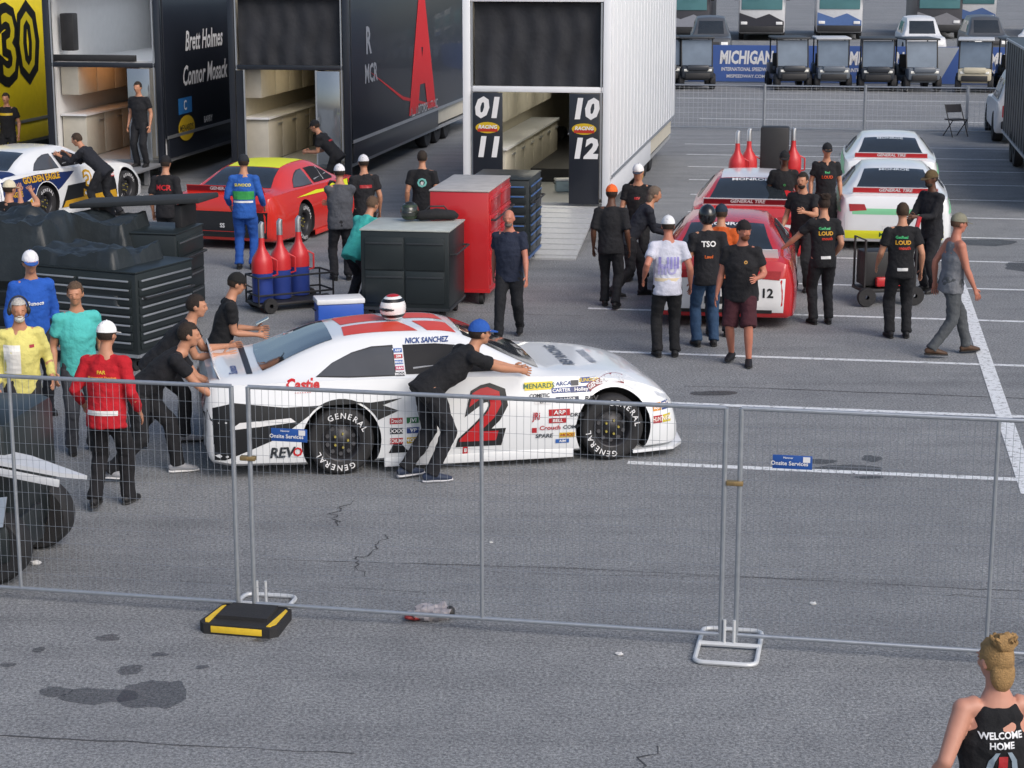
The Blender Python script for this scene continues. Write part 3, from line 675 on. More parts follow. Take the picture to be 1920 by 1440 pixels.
# ---------------- ground
def asphalt():
    m=bpy.data.materials.new('asphalt'); m.use_nodes=True; nt=m.node_tree; b=nt.nodes['Principled BSDF']; N=nt.nodes.new
    tc=N('ShaderNodeTexCoord')
    def nz(s,d,r=.6,vec=None):
        n=N('ShaderNodeTexNoise'); n.inputs['Scale'].default_value=s; n.inputs['Detail'].default_value=d; n.inputs['Roughness'].default_value=r; nt.links.new(vec or tc.outputs['Object'],n.inputs['Vector']); return n
    def ramp(src,stops):
        r=N('ShaderNodeValToRGB'); nt.links.new(src,r.inputs[0]); e=r.color_ramp.elements
        e[0].position=stops[0][0]; e[0].color=(*stops[0][1],1); e[1].position=stops[1][0]; e[1].color=(*stops[1][1],1); return r
    def mul(a,c):
        x=N('ShaderNodeMix'); x.data_type='RGBA'; x.blend_type='MULTIPLY'; x.inputs[0].default_value=1; nt.links.new(a,x.inputs[6]); nt.links.new(c,x.inputs[7]); return x.outputs[2]
    big=ramp(nz(.22,4).outputs['Fac'],[(.3,(.225,.231,.242)),(.7,(.285,.290,.300))])
    mid=ramp(nz(2.2,6,.7).outputs['Fac'],[(.3,(.84,.84,.85)),(.7,(1.08,1.08,1.07))])
    mp=N('ShaderNodeMapping'); mp.inputs['Rotation'].default_value=(0,0,R(12)); mp.inputs['Scale'].default_value=(.12,1.6,1); nt.links.new(tc.outputs['Object'],mp.inputs['Vector'])
    streak=ramp(nz(1.0,4,.6,mp.outputs[0]).outputs['Fac'],[(.34,(.84,.84,.85)),(.52,(1.02,1.02,1.02))])
    fine=ramp(nz(38,3,.8).outputs['Fac'],[(.36,(.50,.51,.53)),(.62,(1.4,1.4,1.38))])
    vo=N('ShaderNodeTexVoronoi'); vo.inputs['Scale'].default_value=85; nt.links.new(tc.outputs['Object'],vo.inputs['Vector'])
    agg=ramp(vo.outputs['Distance'],[(.1,(1.3,1.29,1.25)),(.5,(.84,.85,.86))])
    c=mul(mul(mul(mul(big.outputs[0],mid.outputs[0]),fine.outputs[0]),agg.outputs[0]),streak.outputs[0]); nt.links.new(c,b.inputs['Base Color'])
    b.inputs['Roughness'].default_value=.88
    bp=N('ShaderNodeBump'); bp.inputs['Strength'].default_value=.5; bp.inputs['Distance'].default_value=.01; nt.links.new(fine.outputs[0],bp.inputs['Height']); nt.links.new(bp.outputs[0],b.inputs['Normal'])
    return m
q=MB(asphalt()); q.quad((-600,-60,0),(600,-60,0),(600,900,0),(-600,900,0)); struct(q.obj('ground',None,0,False))
def worn(c1,thr=.42,name='road_paint'):
    m=bpy.data.materials.new(name); m.use_nodes=True; nt=m.node_tree; b=nt.nodes['Principled BSDF']; N=nt.nodes.new
    tc=N('ShaderNodeTexCoord'); n=N('ShaderNodeTexNoise'); n.inputs['Scale'].default_value=14; n.inputs['Detail'].default_value=8; n.inputs['Roughness'].default_value=.8
    nt.links.new(tc.outputs['Object'],n.inputs['Vector']); r=N('ShaderNodeValToRGB'); nt.links.new(n.outputs['Fac'],r.inputs[0]); r.color_ramp.elements[0].position=thr-.06; r.color_ramp.elements[1].position=thr+.08
    b.inputs['Base Color'].default_value=(*c1,1); b.inputs['Roughness'].default_value=.8; nt.links.new(r.outputs[0],b.inputs['Alpha']); return m
q=MB(worn((.70,.72,.74),.40))
def strip(p,d,L,w,z=.004):
    p=V((p[0],p[1],z)); n=V((-d.y,d.x,0))*w/2
    q.quad(p-n,p+d*L-n,p+d*L+n,p+n)
for i,(x,y,L,w) in enumerate([(1.15,18.55,9,.12),(1.55,21.15,9,.12),(1.2,23.95,12,.11),(1.08,26.95,14,.11),(2.6,29.3,14,.10),(3.0,31.9,14,.10),(3.2,34.6,14,.10),(3.4,37.2,14,.10),(3.7,39.9,14,.1),(3.9,42.5,14,.1),(4.1,45.1,14,.1),(4.3,47.8,12,.1),(4.5,50.4,12,.1)]): strip((x,y),RR,L,w)
strip((4.85,17.4),D,12.5,.17,.006)
strip((5.6,58.0),RR,30,.12); strip((5.6,66),RR,30,.12)
struct(q.obj('parking_lines',None,0,False))
q=MB(mat((.06,.062,.068),.9,name='crack_fill'))
def crack(pts,w,jit=.04,n=10,z=.003):
    P=[]
    for i in range(len(pts)-1):
        for k in range(n):
            t=k/n; a=V((*pts[i],0)); b=V((*pts[i+1],0)); p=a+(b-a)*t
            P.append((p.x+random.uniform(-jit,jit),p.y+random.uniform(-jit,jit)))
    P.append(pts[-1])
    for i in range(len(P)-1):
        a=V((*P[i],z)); b=V((*P[i+1],z)); d=(b-a).normalized(); nn=V((-d.y,d.x,0))*w*random.uniform(.3,1.2)/2
        q.quad(a-nn,b-nn,b+nn,a+nn)
crack([(-2.1,15.45),(.5,15.2),(4.2,14.6)],.012,.012,14); crack([(-6,12.0),(-3,11.7),(-1,11.45)],.014,.012,12)
crack([(-1.5,17.2),(-1.62,16.75),(-1.55,16.4)],.018,.05,8); crack([(-1.1,16.1),(-1.15,15.7),(-1.3,15.4),(-1.2,15.0)],.016,.05,7)
crack([(.95,11.6),(.7,11.1),(.6,10.6),(.35,10.2)],.018,.05,8); crack([(2.9,14.6),(3.6,14.5),(4.6,14.3)],.008,.03,8); crack([(-.2,15.1),(1.2,15.0),(3,14.9)],.006,.02,12)
crack([(-6,27.5),(-3,27),(1,26.4)],.02,.05,10); crack([(2,22),(8,21)],.02,.02,12); crack([(-3.2,14.9),(-2,14.8),(0,14.5)],.005,.02,12)
struct(q.obj('ground_cracks',None,0,False))
def stain(pts,c,al,z):
    q=MB(mat(c,.4,0,.25,4,alpha=al,name='stain'))
    for (x,y,rx_,ry_) in pts:
        n=40; ph=random.uniform(0,50); vs=[]
        for i in range(n):
            a=2*math.pi*i/n; w=1+.35*noise.noise(V((math.cos(a)*1.5,math.sin(a)*1.5,ph)))+.12*noise.noise(V((math.cos(a)*5,math.sin(a)*5,ph)))
            vs.append((x+rx_*w*math.cos(a),y+ry_*w*math.sin(a),z))
        q.add(vs,[list(range(n))]); z+=.0004
    struct(q.obj('ground_stains',None,0,False))
stain([(-2.45,12.45,.23,.27),(-2.85,12.42,.26,.16),(-2.7,12.9,.10,.09),(-3.15,12.5,.1,.1),(-3.0,13.55,.09,.07),(-3.45,13.3,.05,.05),(-2.2,12.95,.05,.04),(-1.85,13.5,.07,.04),(-2.55,13.2,.06,.04),(-3.6,13.0,.06,.04)],(.06,.063,.072),.42,.0035)
stain([(3.3,18.3,.35,.16),(3.05,18.6,.16,.1),(3.6,18.7,.10,.12),(3.45,18.0,.16,.05),(8.9,30.5,.9,.8),(8.2,33.2,.5,.4),(9.3,27,.5,.3),(-2.3,20.8,.5,.4),(2.3,21.6,.3,.12)],(.03,.03,.033),.45,.0035)

# ---------------- near fence
fd=V((.982,-.19,0)).normalized(); fang=math.atan2(fd.y,fd.x)
def panel(x,y,label,tag=None):
    T=thing('wire_fence',label,'fence',(x,y,0),fang,group='temporary fence panels'); W=3.56; z0,z1=.10,1.80
    for xx in (0,W/2,W):
        q=MB(STEEL); q.tube([(xx,0,.05 if xx!=W/2 else z0),(xx,0,z1)],.019 if xx!=W/2 else .015,10); q.obj('post',T)
    for zz in (z0,z1):
        q=MB(STEEL); q.tube([(0,0,zz),(W,0,zz)],.0165,10); q.obj('rail',T)
    q=MB(mat((.30,.33,.37),.5,.6,.2,name='wire'))
    n=int(W/.052)
    for i in range(1,n): 
        xx=W*i/n; bw=.006*noise.noise(V((xx*3,x,0))); q.tube([(xx,.004,z0),(xx+bw,.004+bw,(z0+z1)/2),(xx,.004,z1)],.0015,4,cap=False)
    for i in range(1,13):
        zz=z0+(z1-z0)*i/13; q.tube([(0,-.002,zz),(W,-.002,zz)],.0013,4,cap=False)
    q.obj('wire_mesh',T)
    if tag:
        q=MB(st('1f4f9a')); q.box((tag[0],-.025,tag[1]),(.28,.008,.10),.003); flat_text(q,'Onsite Services',.042,frame((tag[0]-.02,-.031,tag[1]-.01),(1,0,0),(0,0,1)),STW,.02)
        flat_text(q,'Hanover',.02,frame((tag[0]-.03,-.031,tag[1]+.032),(1,0,0),(0,0,1)),STW,.02); q.use(STW); q.box((tag[0]+.1,-.03,tag[1]+.022),(.05,.003,.04)); q.obj('sign_plate',T)
    return T
px,py=-2.0,14.05
panel(px-3.66*fd.x,py-3.66*fd.y,'galvanised wire mesh fence panel beside the dark utility cart')
panel(px+.03*fd.x,py+.03*fd.y,'galvanised wire fence panel with blue sign before white car',(.32,1.45))
panel(px+3.66*fd.x+.04,py+3.66*fd.y,'galvanised wire fence panel with blue sign on bare asphalt',(.37,1.43))
for x,y in ((px,py),(px+3.65*fd.x,py+3.65*fd.y)):
    T=thing('clamp','steel clamp joining two fence panels','clamp',(x,y,1.25),fang); q=MB(mat((.35,.25,.12),.5,.7,name='brass')); q.box((0.015,-.0,0),(.12,.05,.035),.006); q.tube([(.015,-.04,0),(.015,.04,0)],.008,6); q.obj('clamp_plate',T)
T=thing('rubber_base','black rubber fence foot block with yellow edge strips','fence foot',(px+.0,py-.24,0),fang+R(-2))
q=MB(RUB); q.prism([(-.31,-.16),(-.26,-.22),(.26,-.22),(.31,-.16),(.28,.22),(.22,.26),(-.22,.26),(-.28,.22)],.08,Matrix.Translation((0,0,0))); q.prism([(-.2,-.1),(.2,-.1),(.18,.2),(-.18,.2)],.03,Matrix.Translation((0,0,.0802))); q.obj('rubber_block',T)
for s in (-1,1):
    q=MB(mat((.75,.5,.03),.6,0,.2,20,name='yellow_strip')); q.prism([(s*.225,-.19),(s*.255,-.19),(s*.28,-.13),(s*.265,.17),(s*.24,.2)],.005,Matrix.Translation((0,0,.081))); q.obj('yellow_strip',T)
q=MB(mat((.75,.5,.03),.6,0,.2,20,name='yellow_strip')); q.box((0,-.223,.042),(.40,.008,.05),.002); q.obj('yellow_strip',T)
def foot(loc,w,l,label,off=0):
    T=thing('tubular_stand',label,'fence stand',(loc[0],loc[1],0),fang)
    q=MB(mat((.62,.64,.66),.45,.2,name='stand_tube')); P=[]; r=.07
    for cx,cy,a0 in ((w/2-r,l/2-r,0),(-w/2+r,l/2-r,90),(-w/2+r,-l/2+r,180),(w/2-r,-l/2+r,270)):
        for i in range(5): a=R(a0+i*22.5); P.append((cx+r*math.cos(a),cy+r*math.sin(a)+off,.02))
    P.append(P[0]); q.tube(P,.018,8,side=(0,0,1)); q.tube([(-w/2,off,.03),(w/2,off,.03)],.02,8)
    for s in (-1,1): q.tube([(s*.035,off,.02),(s*.035,off,.22)],.012,8)
    q.obj('stand_frame',T)
foot((px+.06,py+.18),.42,.5,'white tubular steel fence stand under the rubber block')
foot((px+3.65*fd.x,py+3.65*fd.y-.02),.44,.72,'pale tubular steel fence stand on asphalt')

T=thing('barrier_fence','low chain link fence along the paddock road','fence',(4.3,54.5,0),-GA)
for i in range(9):
    q=MB(STEEL); q.tube([(i*2.75,0,0),(i*2.75,0,1.3)],.04,8); q.obj('post',T)
for zz in (.08,1.25):
    q=MB(STEEL); q.tube([(0,0,zz),(22,0,zz)],.022,6); q.obj('rail',T)
q=MB(mat((.4,.42,.45),.6,.3,name='wire'))
for i in range(170): q.tube([(i*.13,0,.08),(i*.13,0,1.25)],.003,3,cap=False)
for i in range(8): q.tube([(0,0,.2+i*.14),(22,0,.2+i*.14)],.003,3,cap=False)
q.obj('wire_mesh',T)
T=thing('banner_wall','blue and grey speedway banner wall with white lettering','wall',(5.2,74.3,0),-GA)
q=MB(mat((.05,.11,.34),.6,0,.2,.5,name='banner')); q.box((10,0,.72),(26,.12,1.35)); q.use(mat((.35,.38,.42),.6,name='banner_grey'))
for x0 in (.1,9.4,15.3): q.add([(x0,-.064,.05),(x0+1.4,-.064,.05),(x0+2.1,-.064,1.38),(x0+.7,-.064,1.38)],[[0,1,2,3]])
q.obj('banner_panel',T); q=MB()
for x0 in (3.68,8.5,13.6,19):
    flat_text(q,'MICHIGAN',.66,frame((x0,-.07,.92),(1,0,0),(0,0,1)),STW,.04,.1,.62); flat_text(q,'INTERNATIONAL SPEEDWAY',.19,frame((x0,-.07,.5),(1,0,0),(0,0,1)),STW,.02,.1,.75); flat_text(q,'MISPEEDWAY.COM',.17,frame((x0,-.07,.24),(1,0,0),(0,0,1)),STW,.02)
q.obj('banner_lettering',T,0,False)

# ---------------- golf carts / utvs
def golfcart(label,loc,bodym,roofm,dark=True):
    T=thing('utility_vehicle',label,'golf cart',loc,R(180),group='utility carts parked along the banner wall')
    q=MB(bodym)
    q.box((0,1.05,.62),(1.15,.55,.42),.08); q.box((0,1.25,.78),(.8,.3,.2),.06); q.box((0,0,.42),(1.2,2.3,.2),.04); q.box((0,-.75,.68),(1.2,.75,.4),.05); q.obj('body',T,40)
    q=MB(DK); q.box((0,.0,.72),(1.05,.5,.16),.04); q.box((0,-.28,1.0),(1.05,.12,.5),.04); q.obj('seat',T,40)
    q=MB(DK); q.box((0,1.34,.5),(.9,.08,.2),.03); q.obj('bumper',T,40)
    q=MB(roofm); q.box((0,.1,1.82),(1.25,1.7,.07),.03); q.obj('roof',T,40)
    for s in (-1,1):
        q=MB(DK); q.tube([(s*.55,.95,.8),(s*.56,.72,1.8)],.025,6); q.obj('roof_post',T); q=MB(DK); q.tube([(s*.56,-.6,.8),(s*.56,-.6,1.8)],.025,6); q.obj('roof_post',T)
    q=MB(mat((.16,.20,.25),.05,.2,.3,2,name='windscreen')); q.quad((-.53,.93,.85),(.53,.93,.85),(.53,.75,1.75),(-.53,.75,1.75)); q.obj('windscreen',T)
    for s in (-1,1):
        q=MB(mat((.8,.8,.75),.2,name='headlamp_lens')); q.box((s*.42,1.33,.70),(.16,.04,.09),.02); q.obj('headlight',T)
        for y in (-.8,.95):
            q=MB(RUB); q.lathe([(.1,-.1),(.26,-.1),(.29,-.06),(.29,.06),(.26,.1),(.1,.1)],Matrix.Translation((s*.56,y,.29))@Matrix.Rotation(R(90),4,'Z')); q.use(ALU); q.lathe([(.12,s*-.07),(0,s*-.05)],Matrix.Translation((s*.56,y,.29))@Matrix.Rotation(R(90),4,'Z')); q.obj('wheel',T)
    return T
GB=mat((.03,.035,.045),.35,name='cart_paint'); ROOFD=mat((.03,.033,.038),.5,name='cart_roof')
c0=golfcart('dark utility cart with black roof parked at banner wall',(6.65,71.2,0),GB,ROOFD); bpy.context.view_layer.update(); reg(c0)
tan=mat((.55,.5,.38),.4,name='cart_tan'); rf2=mat((.5,.52,.55),.5,name='cart_roof_light'); gb2=mat((.12,.14,.17),.35,name='cart_grey')
for x,y,l,sw in ((5.5,71.4,'dark utility cart with black roof parked at banner wall',None),(10.0,70.8,'dark utility cart with black roof parked at banner wall',None),(11.5,70.6,'grey utility cart with pale roof parked at banner wall',{ROOFD:rf2,GB:gb2}),
    (13.1,70.2,'dark utility cart with black roof parked at banner wall',None),(14.45,70.0,'grey utility cart with black roof parked at banner wall',{GB:gb2}),(16.5,69.6,'beige golf cart with white roof parked at banner wall',{GB:tan,ROOFD:rf2}),(18.0,69.6,'dark utility cart with black roof parked at banner wall',None)):
    dup(c0,(x,y,0),R(180+random.uniform(-14,14)),l,sw)
def motorhome(label,loc,c,stripe,rz_,dark=False):
    T=thing('motorhome',label,'motorhome',loc,rz_,group='motorhomes parked in the far lot')
    q=MB(c); q.box((0,-5,1.95),(2.5,10,3.1),.12); q.obj('body',T,40)
    q=MB(mat((.12,.28,.30),.05,.3,.3,.6,name='windscreen')); q.box((0,.02,2.3),(2.2,.06,1.25),.02); q.obj('windscreen',T)
    q=MB(stripe); q.prism([(-1.2,.6),(1.2,.6),(1.2,1.05),(.4,1.45),(-.3,1.2),(-1.2,1.5)],.02,frame((0,.02,0),(-1,0,0),(0,0,1))); q.obj('front_stripe',T)
    q=MB(DK); q.box((0,.05,.62),(2.4,.08,.35),.03); q.obj('bumper',T); q=MB(DK); q.box((0,-5,.45),(2.3,9.6,.2)); q.obj('chassis',T)
    for s in (-1,1):
        q=MB(mat((.8,.8,.8),.2,name='lens')); q.box((s*.95,.06,.95),(.35,.05,.16),.02); q.obj('headlight',T)
        q=MB(DK); q.box((s*1.4,.1,2.4),(.2,.12,.45),.03); q.obj('mirror',T)
        for y in (-1.4,-7.5):
            q=MB(RUB); q.lathe([(.1,-.13),(.45,-.13),(.48,0),(.45,.13),(.1,.13)],Matrix.Translation((s*1.12,y,.48))@Matrix.Rotation(R(90),4,'Z')); q.obj('wheel',T)
    return T
mh=mat((.62,.63,.65),.4,name='gelcoat'); mhd=mat((.06,.06,.07),.4,name='gelcoat_dark')
motorhome('white motorhome with black swoosh graphics',(13.6,107,0),mh,mat((.03,.03,.04),.4,name='swoosh'),R(172))
motorhome('white motorhome with teal windscreen and blue stripe',(18.0,108,0),mh,mat((.08,.15,.35),.4,name='swoosh_blue'),R(172))
motorhome('dark motorhome with grey stripe',(23.7,109,0),mhd,mat((.2,.2,.22),.4,name='swoosh_grey'),R(172))
motorhome('dark grey motorhome with grey stripe',(9.4,106,0),mhd,mat((.25,.26,.3),.4,name='swoosh_grey'),R(172))
motorhome('black motorhome with grey stripe',(32,110,0),mhd,mat((.2,.2,.22),.4,name='swoosh_grey'),R(172))
motorhome('white motorhome with blue stripe',(27.8,118,0),mh,mat((.08,.15,.35),.4,name='swoosh_blue'),R(172))
def suv(label,loc,h,m):
    T=thing('parked_suv',label,'car',loc,h,group='vehicles parked in the far lot'); me=SUVME.copy(); me.materials[0]=m
    b=bpy.data.objects.new('body',me); COL.objects.link(b); b.parent=T
    q=MB(GLASS); decal(q,poly_bm([(-.6,1.12),(.6,1.12),(.55,1.68),(-.55,1.68)]),frame((4.5,0,0),(0,1,0),(0,0,1)),SB,.008,maxd=4); q.obj('windshield',T,40,False)
    q=MB(GLASS); decal(q,poly_bm([(-.6,1.15),(.6,1.15),(.55,1.62),(-.55,1.62)]),frame((-2,0,0),(0,-1,0),(0,0,1)),SB,.008,maxd=3); q.obj('rear_window',T,40,False)
    for s in (-1,1):
        q=MB(GLASS); decal(q,poly_bm([(-.6*-s,1.14),(1.6*-s,1.12),(1.2*-s,1.62),(-.5*-s,1.64)]),frame((0,s*1.4,0),(-s,0,0),(0,0,1)),SB,.008,maxd=1); q.obj('side_window',T,40,False)
        q=MB(mat((.8,.8,.78),.2,name='lens')); decal(q,rect_bm(.3,.14,s*.6,.75),frame((4.5,0,0),(0,1,0),(0,0,1)),SB,.008,maxd=2); q.obj('headlight',T,40,False)
        q=MB(mat((.4,.02,.02),.2,name='red_lens')); decal(q,rect_bm(.12,.3,s*.72,.85),frame((-2,0,0),(0,-1,0),(0,0,1)),SB,.008,maxd=2); q.obj('tail_light',T,40,False)
    q=MB(DK); decal(q,rect_bm(.75,.2,0,.72),frame((4.5,0,0),(0,1,0),(0,0,1)),SB,.008,maxd=2); q.obj('grille',T,40,False)
    q=MB(DK); q.box((-.93,0,.5),(.1,1.6,.2),.03); q.obj('bumper',T,40)
    tme,rme=wheel_meshes(False)
    for x in (0,2.8):
        for s in (-1,1):
            w=bpy.data.objects.new('wheel',rme); COL.objects.link(w); w.parent=T; w.location=(x,s*.82,.36); w.rotation_euler=(0,0,0 if s<0 else math.pi)
            t=bpy.data.objects.new('tyre',tme); COL.objects.link(t); t.parent=w
suv('white vehicle facing the paddock in the far lot',(19.0,92.0,0),R(-95),mat((.65,.66,.68),.3,name='suv_white'))
suv('white off-road vehicle parked in the far lot',(25.5,94.0,0),R(-110),mat((.65,.66,.68),.3,name='suv_white'))
suv('black off-road vehicle parked in the far lot',(27.6,94.0,0),R(-80),mat((.03,.03,.035),.3,name='suv_black'))
suv('dark grey vehicle parked in the far lot',(9.3,92.0,0),R(-95),mat((.08,.085,.095),.3,name='suv_grey'))
suv('grey vehicle parked in the far lot',(22.2,93.0,0),R(-95),mat((.08,.085,.095),.3,name='suv_grey'))
suv('dark vehicle parked in the far lot',(6.6,92.0,0),R(-100),mat((.04,.045,.055),.3,name='suv_black'))
T=thing('enclosed_trailer','dark enclosed trailer with pale lower stripe','trailer',(11.5,36.5,0),-GA)
q=MB(mat((.03,.032,.037),.4,0,.15,1,name='trailer_skin')); q.box((0,6,1.65),(2.5,12,2.3),.05)
for i in range(19): q.box((-1.256,.4+i*.62,1.65),(.012,.02,2.2))
q.use(ALU); q.box((-1.262,6,.52),(.03,12,.06)); q.box((-1.262,6,2.78),(.03,12,.05)); q.obj('body',T)
for i in range(2):
    q=MB(RUB); q.lathe([(.1,-.1),(.36,-.1),(.38,0),(.36,.1),(.1,.1)],Matrix.Translation((-1.15,8.5+i*.9,.38))@Matrix.Rotation(R(90),4,'Z')); q.obj('wheel',T)
suv('white tow vehicle ahead of the dark trailer',(13.6,51.0,0),R(80),mat((.65,.66,.68),.3,name='suv_white'))
T=thing('folding_chair','black folding chair standing near the far fence','chair',(12.0,52.5,0),R(20))
q=MB(DK)
for s in (-1,1): q.tube([(s*.24,-.25,0),(s*.24,.2,.85)],.015,6); q.tube([(s*.22,.25,0),(s*.22,-.2,.45)],.015,6)
q.obj('chair_frame',T); q=MB(cloth((.02,.02,.025))); q.box((0,0,.45),(.46,.42,.03)); q.obj('seat',T); q=MB(cloth((.02,.02,.025))); q.box((0,.17,.74),(.46,.03,.22),0,None,(R(-25),'X')); q.obj('backrest',T)

# ---------------- tool carts
def toolcart(label,loc,rz_,w,d,h,m,topm=None,drawers='front',nd=7,name='tool_cart',trim=ALU):
    T=thing(name,label,'tool cart',loc,rz_)
    q=MB(m); q.box((0,0,.18+(h-.18)/2),(w,d,h-.18),.02); q.obj('cabinet',T,40)
    if topm:
        q=MB(topm); q.box((0,0,h+.012),(w+.02,d+.02,.022),.005); q.obj('top_panel',T)
    faces={'front':frame((0,-d/2,0),(1,0,0),(0,0,1)),'right':frame((w/2,0,0),(0,1,0),(0,0,1)),'left':frame((-w/2,0,0),(0,-1,0),(0,0,1))}
    for fc in (drawers.split(',') if drawers else []):
        M=faces[fc]; ww=(w if fc=='front' else d)-.1; hh=(h-.34)/nd
        for i in range(nd):
            for c in ((-.25,.25) if ww>1.1 else (0,)):
                cw=ww*(.48 if ww>1.1 else 1); q=MB(m); q.box((c*ww,.27+hh*(i+.5),.008),(cw,hh-.02,.02),.004,M); q.use(trim); q.box((c*ww,.27+hh*(i+.5)+hh*.3,.026),(cw*.94,.022,.016),.003,M); q.obj('drawer',T,30)
    q=MB(trim); q.box((0,-d/2-.004,.2),(w,.02,.04)); q.box((w/2+.004,0,.2),(.02,d,.04)); q.obj('trim',T)
    for sx_ in (-1,1):
        for sy in (-1,1):
            q=MB(RUB); q.lathe([(.03,-.03),(.085,-.03),(.09,0),(.085,.03),(.03,.03)],Matrix.Translation((sx_*(w/2-.12),sy*(d/2-.1),.09))@Matrix.Rotation(R(90),4,'Z')); q.obj('caster',T)
    q=MB(DK); q.tube([(w/2-.02,-d/2+.1,h*.75),(w/2+.08,-d/2+.1,h*.75),(w/2+.08,d/2-.1,h*.75),(w/2-.02,d/2-.1,h*.75)],.014,8); q.obj('handle',T)
    return T
tb=mat((.014,.02,.022),.4,0,.3,2,name='cabinet_black'); tr=mat((.5,.015,.02),.3,0,.1,2,coat=.4,name='cabinet_red')
topd=mat((.42,.45,.42),.5,0,.3,6,name='dusty_top')
toolcart('black pit equipment cabinet with pale dusty top',(-1.36,26.4,0),R(-9),1.22,1.15,1.26,tb,topd,'front',2,trim=mat((.03,.035,.04),.4,name='black_trim'))
toolcart('red rolling tool cabinet beside the black cabinet',(-.60,28.2,0),R(-9),.85,1.9,1.62,tr,mat((.42,.4,.38),.5,0,.3,6,name='dusty_top2'),'right',5,trim=tr)
toolcart('tall black rolling tool cabinet with blue trim',(-.10,31.0,0),R(-9),.95,1.3,1.42,tb,tb,'right,front',7,trim=mat((.05,.12,.3),.4,name='blue_trim'))
dtr=mat((.09,.10,.11),.4,.3,name='dark_trim')
toolcart('black pit cart with silver drawer handles',(-5.0,23.6,0),R(-25),1.7,1.2,1.2,tb,tb,'front,right',8)
toolcart('black pit cart under a crumpled dark cover',(-6.9,25.2,0),R(-12),1.9,1.2,1.25,tb,tb,'front',4,trim=dtr)
toolcart('black pit cart holding a bundled cover',(-5.3,25.9,0),R(-12),2.0,1.0,1.3,tb,tb,'right',4,trim=dtr)
def cover(label,loc,w,d,h,rz_,seed):
    T=thing('dark_cover',label,'cover',loc,rz_); q=MB(mat((.016,.022,.026),.5,0,.4,4,.3,15,name='tarp')); n=34; vs=[];fs=[]
    for i in range(n+1):
        for j in range(n+1):
            x=-w/2+w*i/n; y=-d/2+d*j/n; e=min(1,min(i,n-i,j,n-j)/3)
            z=h*(.35+.5*abs(noise.noise(V((x*1.2,y*1.6,seed))))+.22*noise.noise(V((x*4,y*4,seed)))+.08*noise.noise(V((x*11,y*11,seed))))*(e)-.4*(1-e)
            vs.append((x,y,z))
    for i in range(n):
        for j in range(n): a=i*(n+1)+j; fs.append([a,a+1,a+n+2,a+n+1])
    q.add(vs,fs); q.obj('tarp_cloth',T,60,False)
cover('crumpled black tarp over pit cart',(-6.75,25.1,1.26),2.3,1.6,.6,R(-12),1.3)
cover('black cover on a pit cart near drawers',(-5.15,23.6,1.20),1.5,1.15,.4,R(-25),5.1)
cover('black cover bundled on a pit cart',(-5.6,25.7,1.30),1.4,1.0,.35,R(-12),8.4)
T=thing('folding_canopy','flat black folded canopy lying on a pit cart','canopy',(-5.0,26.15,1.34),R(-14)); q=MB(mat((.02,.024,.028),.85,name='canopy_black')); q.box((0,0,.30),(1.9,.7,.07),.02,None,(R(-4),'Y')); q.obj('canopy_panel',T)
for a in (-1,1): q=MB(DK); q.box((a*.6,0,.13),(.1,.5,.26-a*-.04),.01); q.obj('support_block',T)
T=thing('pit_cart','black pit cart with large tyre and white folding shelf','cart',(-4.35,15.35,0),R(-8))
q=MB(tb); q.box((-.35,.1,.80),(1.5,1.1,1.05),.1); q.box((-.2,-.2,.35),(1.3,.8,.35),.08); q.obj('body',T,40)
q=MB(mat((.62,.64,.67),.4,name='shelf_white')); q.prism([(-.7,-.18),(.55,-.16),(.75,-.10),(.2,.12),(-.7,.16)],.035,Matrix.Translation((.34,-.42,1.02))@Matrix.Rotation(R(9),4,'Y')); q.box((.26,-.585,.98),(1.25,.02,.06),.004,None,(R(9),'Y')); q.obj('shelf',T)
q=MB(mat((.6,.62,.65),.4,name='panel_pale')); q.prism([(-.11,0),(.11,.0),(.09,.5),(-.11,.55)],.03,frame((.12,-.25,1.25),(.9,-.3,0),(-.12,.1,1))); flat_text(q,'OFFIC',.13,frame((.10,-.262,1.52),(.12,-.1,-1),(.9,-.3,0)),st('15171b'),.02); q.obj('sign_panel',T)
for x,y in ((.25,-.45),(-.75,-.45),(.25,.5)):
    q=MB(RUB); q.lathe([(.12,-.11),(.27,-.12),(.30,-.07),(.30,.07),(.27,.12),(.12,.11)],Matrix.Translation((x,y,.30))); q.use(ALU); q.lathe([(.13,-.08),(.05,-.03),(0,-.03)],Matrix.Translation((x,y,.30))); q.obj('wheel',T,40)
q=MB(ALU); q.prism([(-.15,-.14),(.15,-.1),(.17,.14),(-.15,.1)],.01,frame((.27,-.62,.62),(1,0,0),(0,.3,1))); q.obj('side_panel',T)
def fuelcan(label,loc,lower,group=None,lean=0,h=1):
    T=thing('fuel_can',label,'fuel can',loc,0,group); T.rotation_euler=(lean,0,0)
    U=Matrix.Rotation(R(90),4,'X')
    q=MB(mat(lower,.35,0,.1,name='can_paint')); q.lathe([(0,0),(.14,0),(.147,.02),(.147,.40),(.149,.41),(0,.41)],U,24); q.obj('can_body',T,40)
    q=MB(mat((.55,.03,.035),.35,name='can_red')); q.lathe([(0,.411),(.151,.411),(.151,.54),(.135,.62),(.06,.74),(.045,.80),(.04,.9),(.0,.9)],U,24); q.obj('can_neck',T,40)
    q=MB(ALU); q.tube([(0,0,.9),(0,0,1.08),(.02,0,1.12)],[.042,.042,.03],12); q.obj('can_nozzle',T)
    q=MB(mat((.55,.03,.035),.35,name='can_red')); q.tube([(.12,0,.35),(.21,0,.38),(.21,0,.58),(.10,0,.64)],.014,8); q.obj('can_handle',T)
    return T
bl=(.03,.06,.28)
for x,y in ((-3.50,26.75),(-3.28,27.05),(-3.05,27.35)): fuelcan('red and blue race fuel can with tall nozzle on dolly',(x,y,.14),bl,'fuel cans on a dolly')
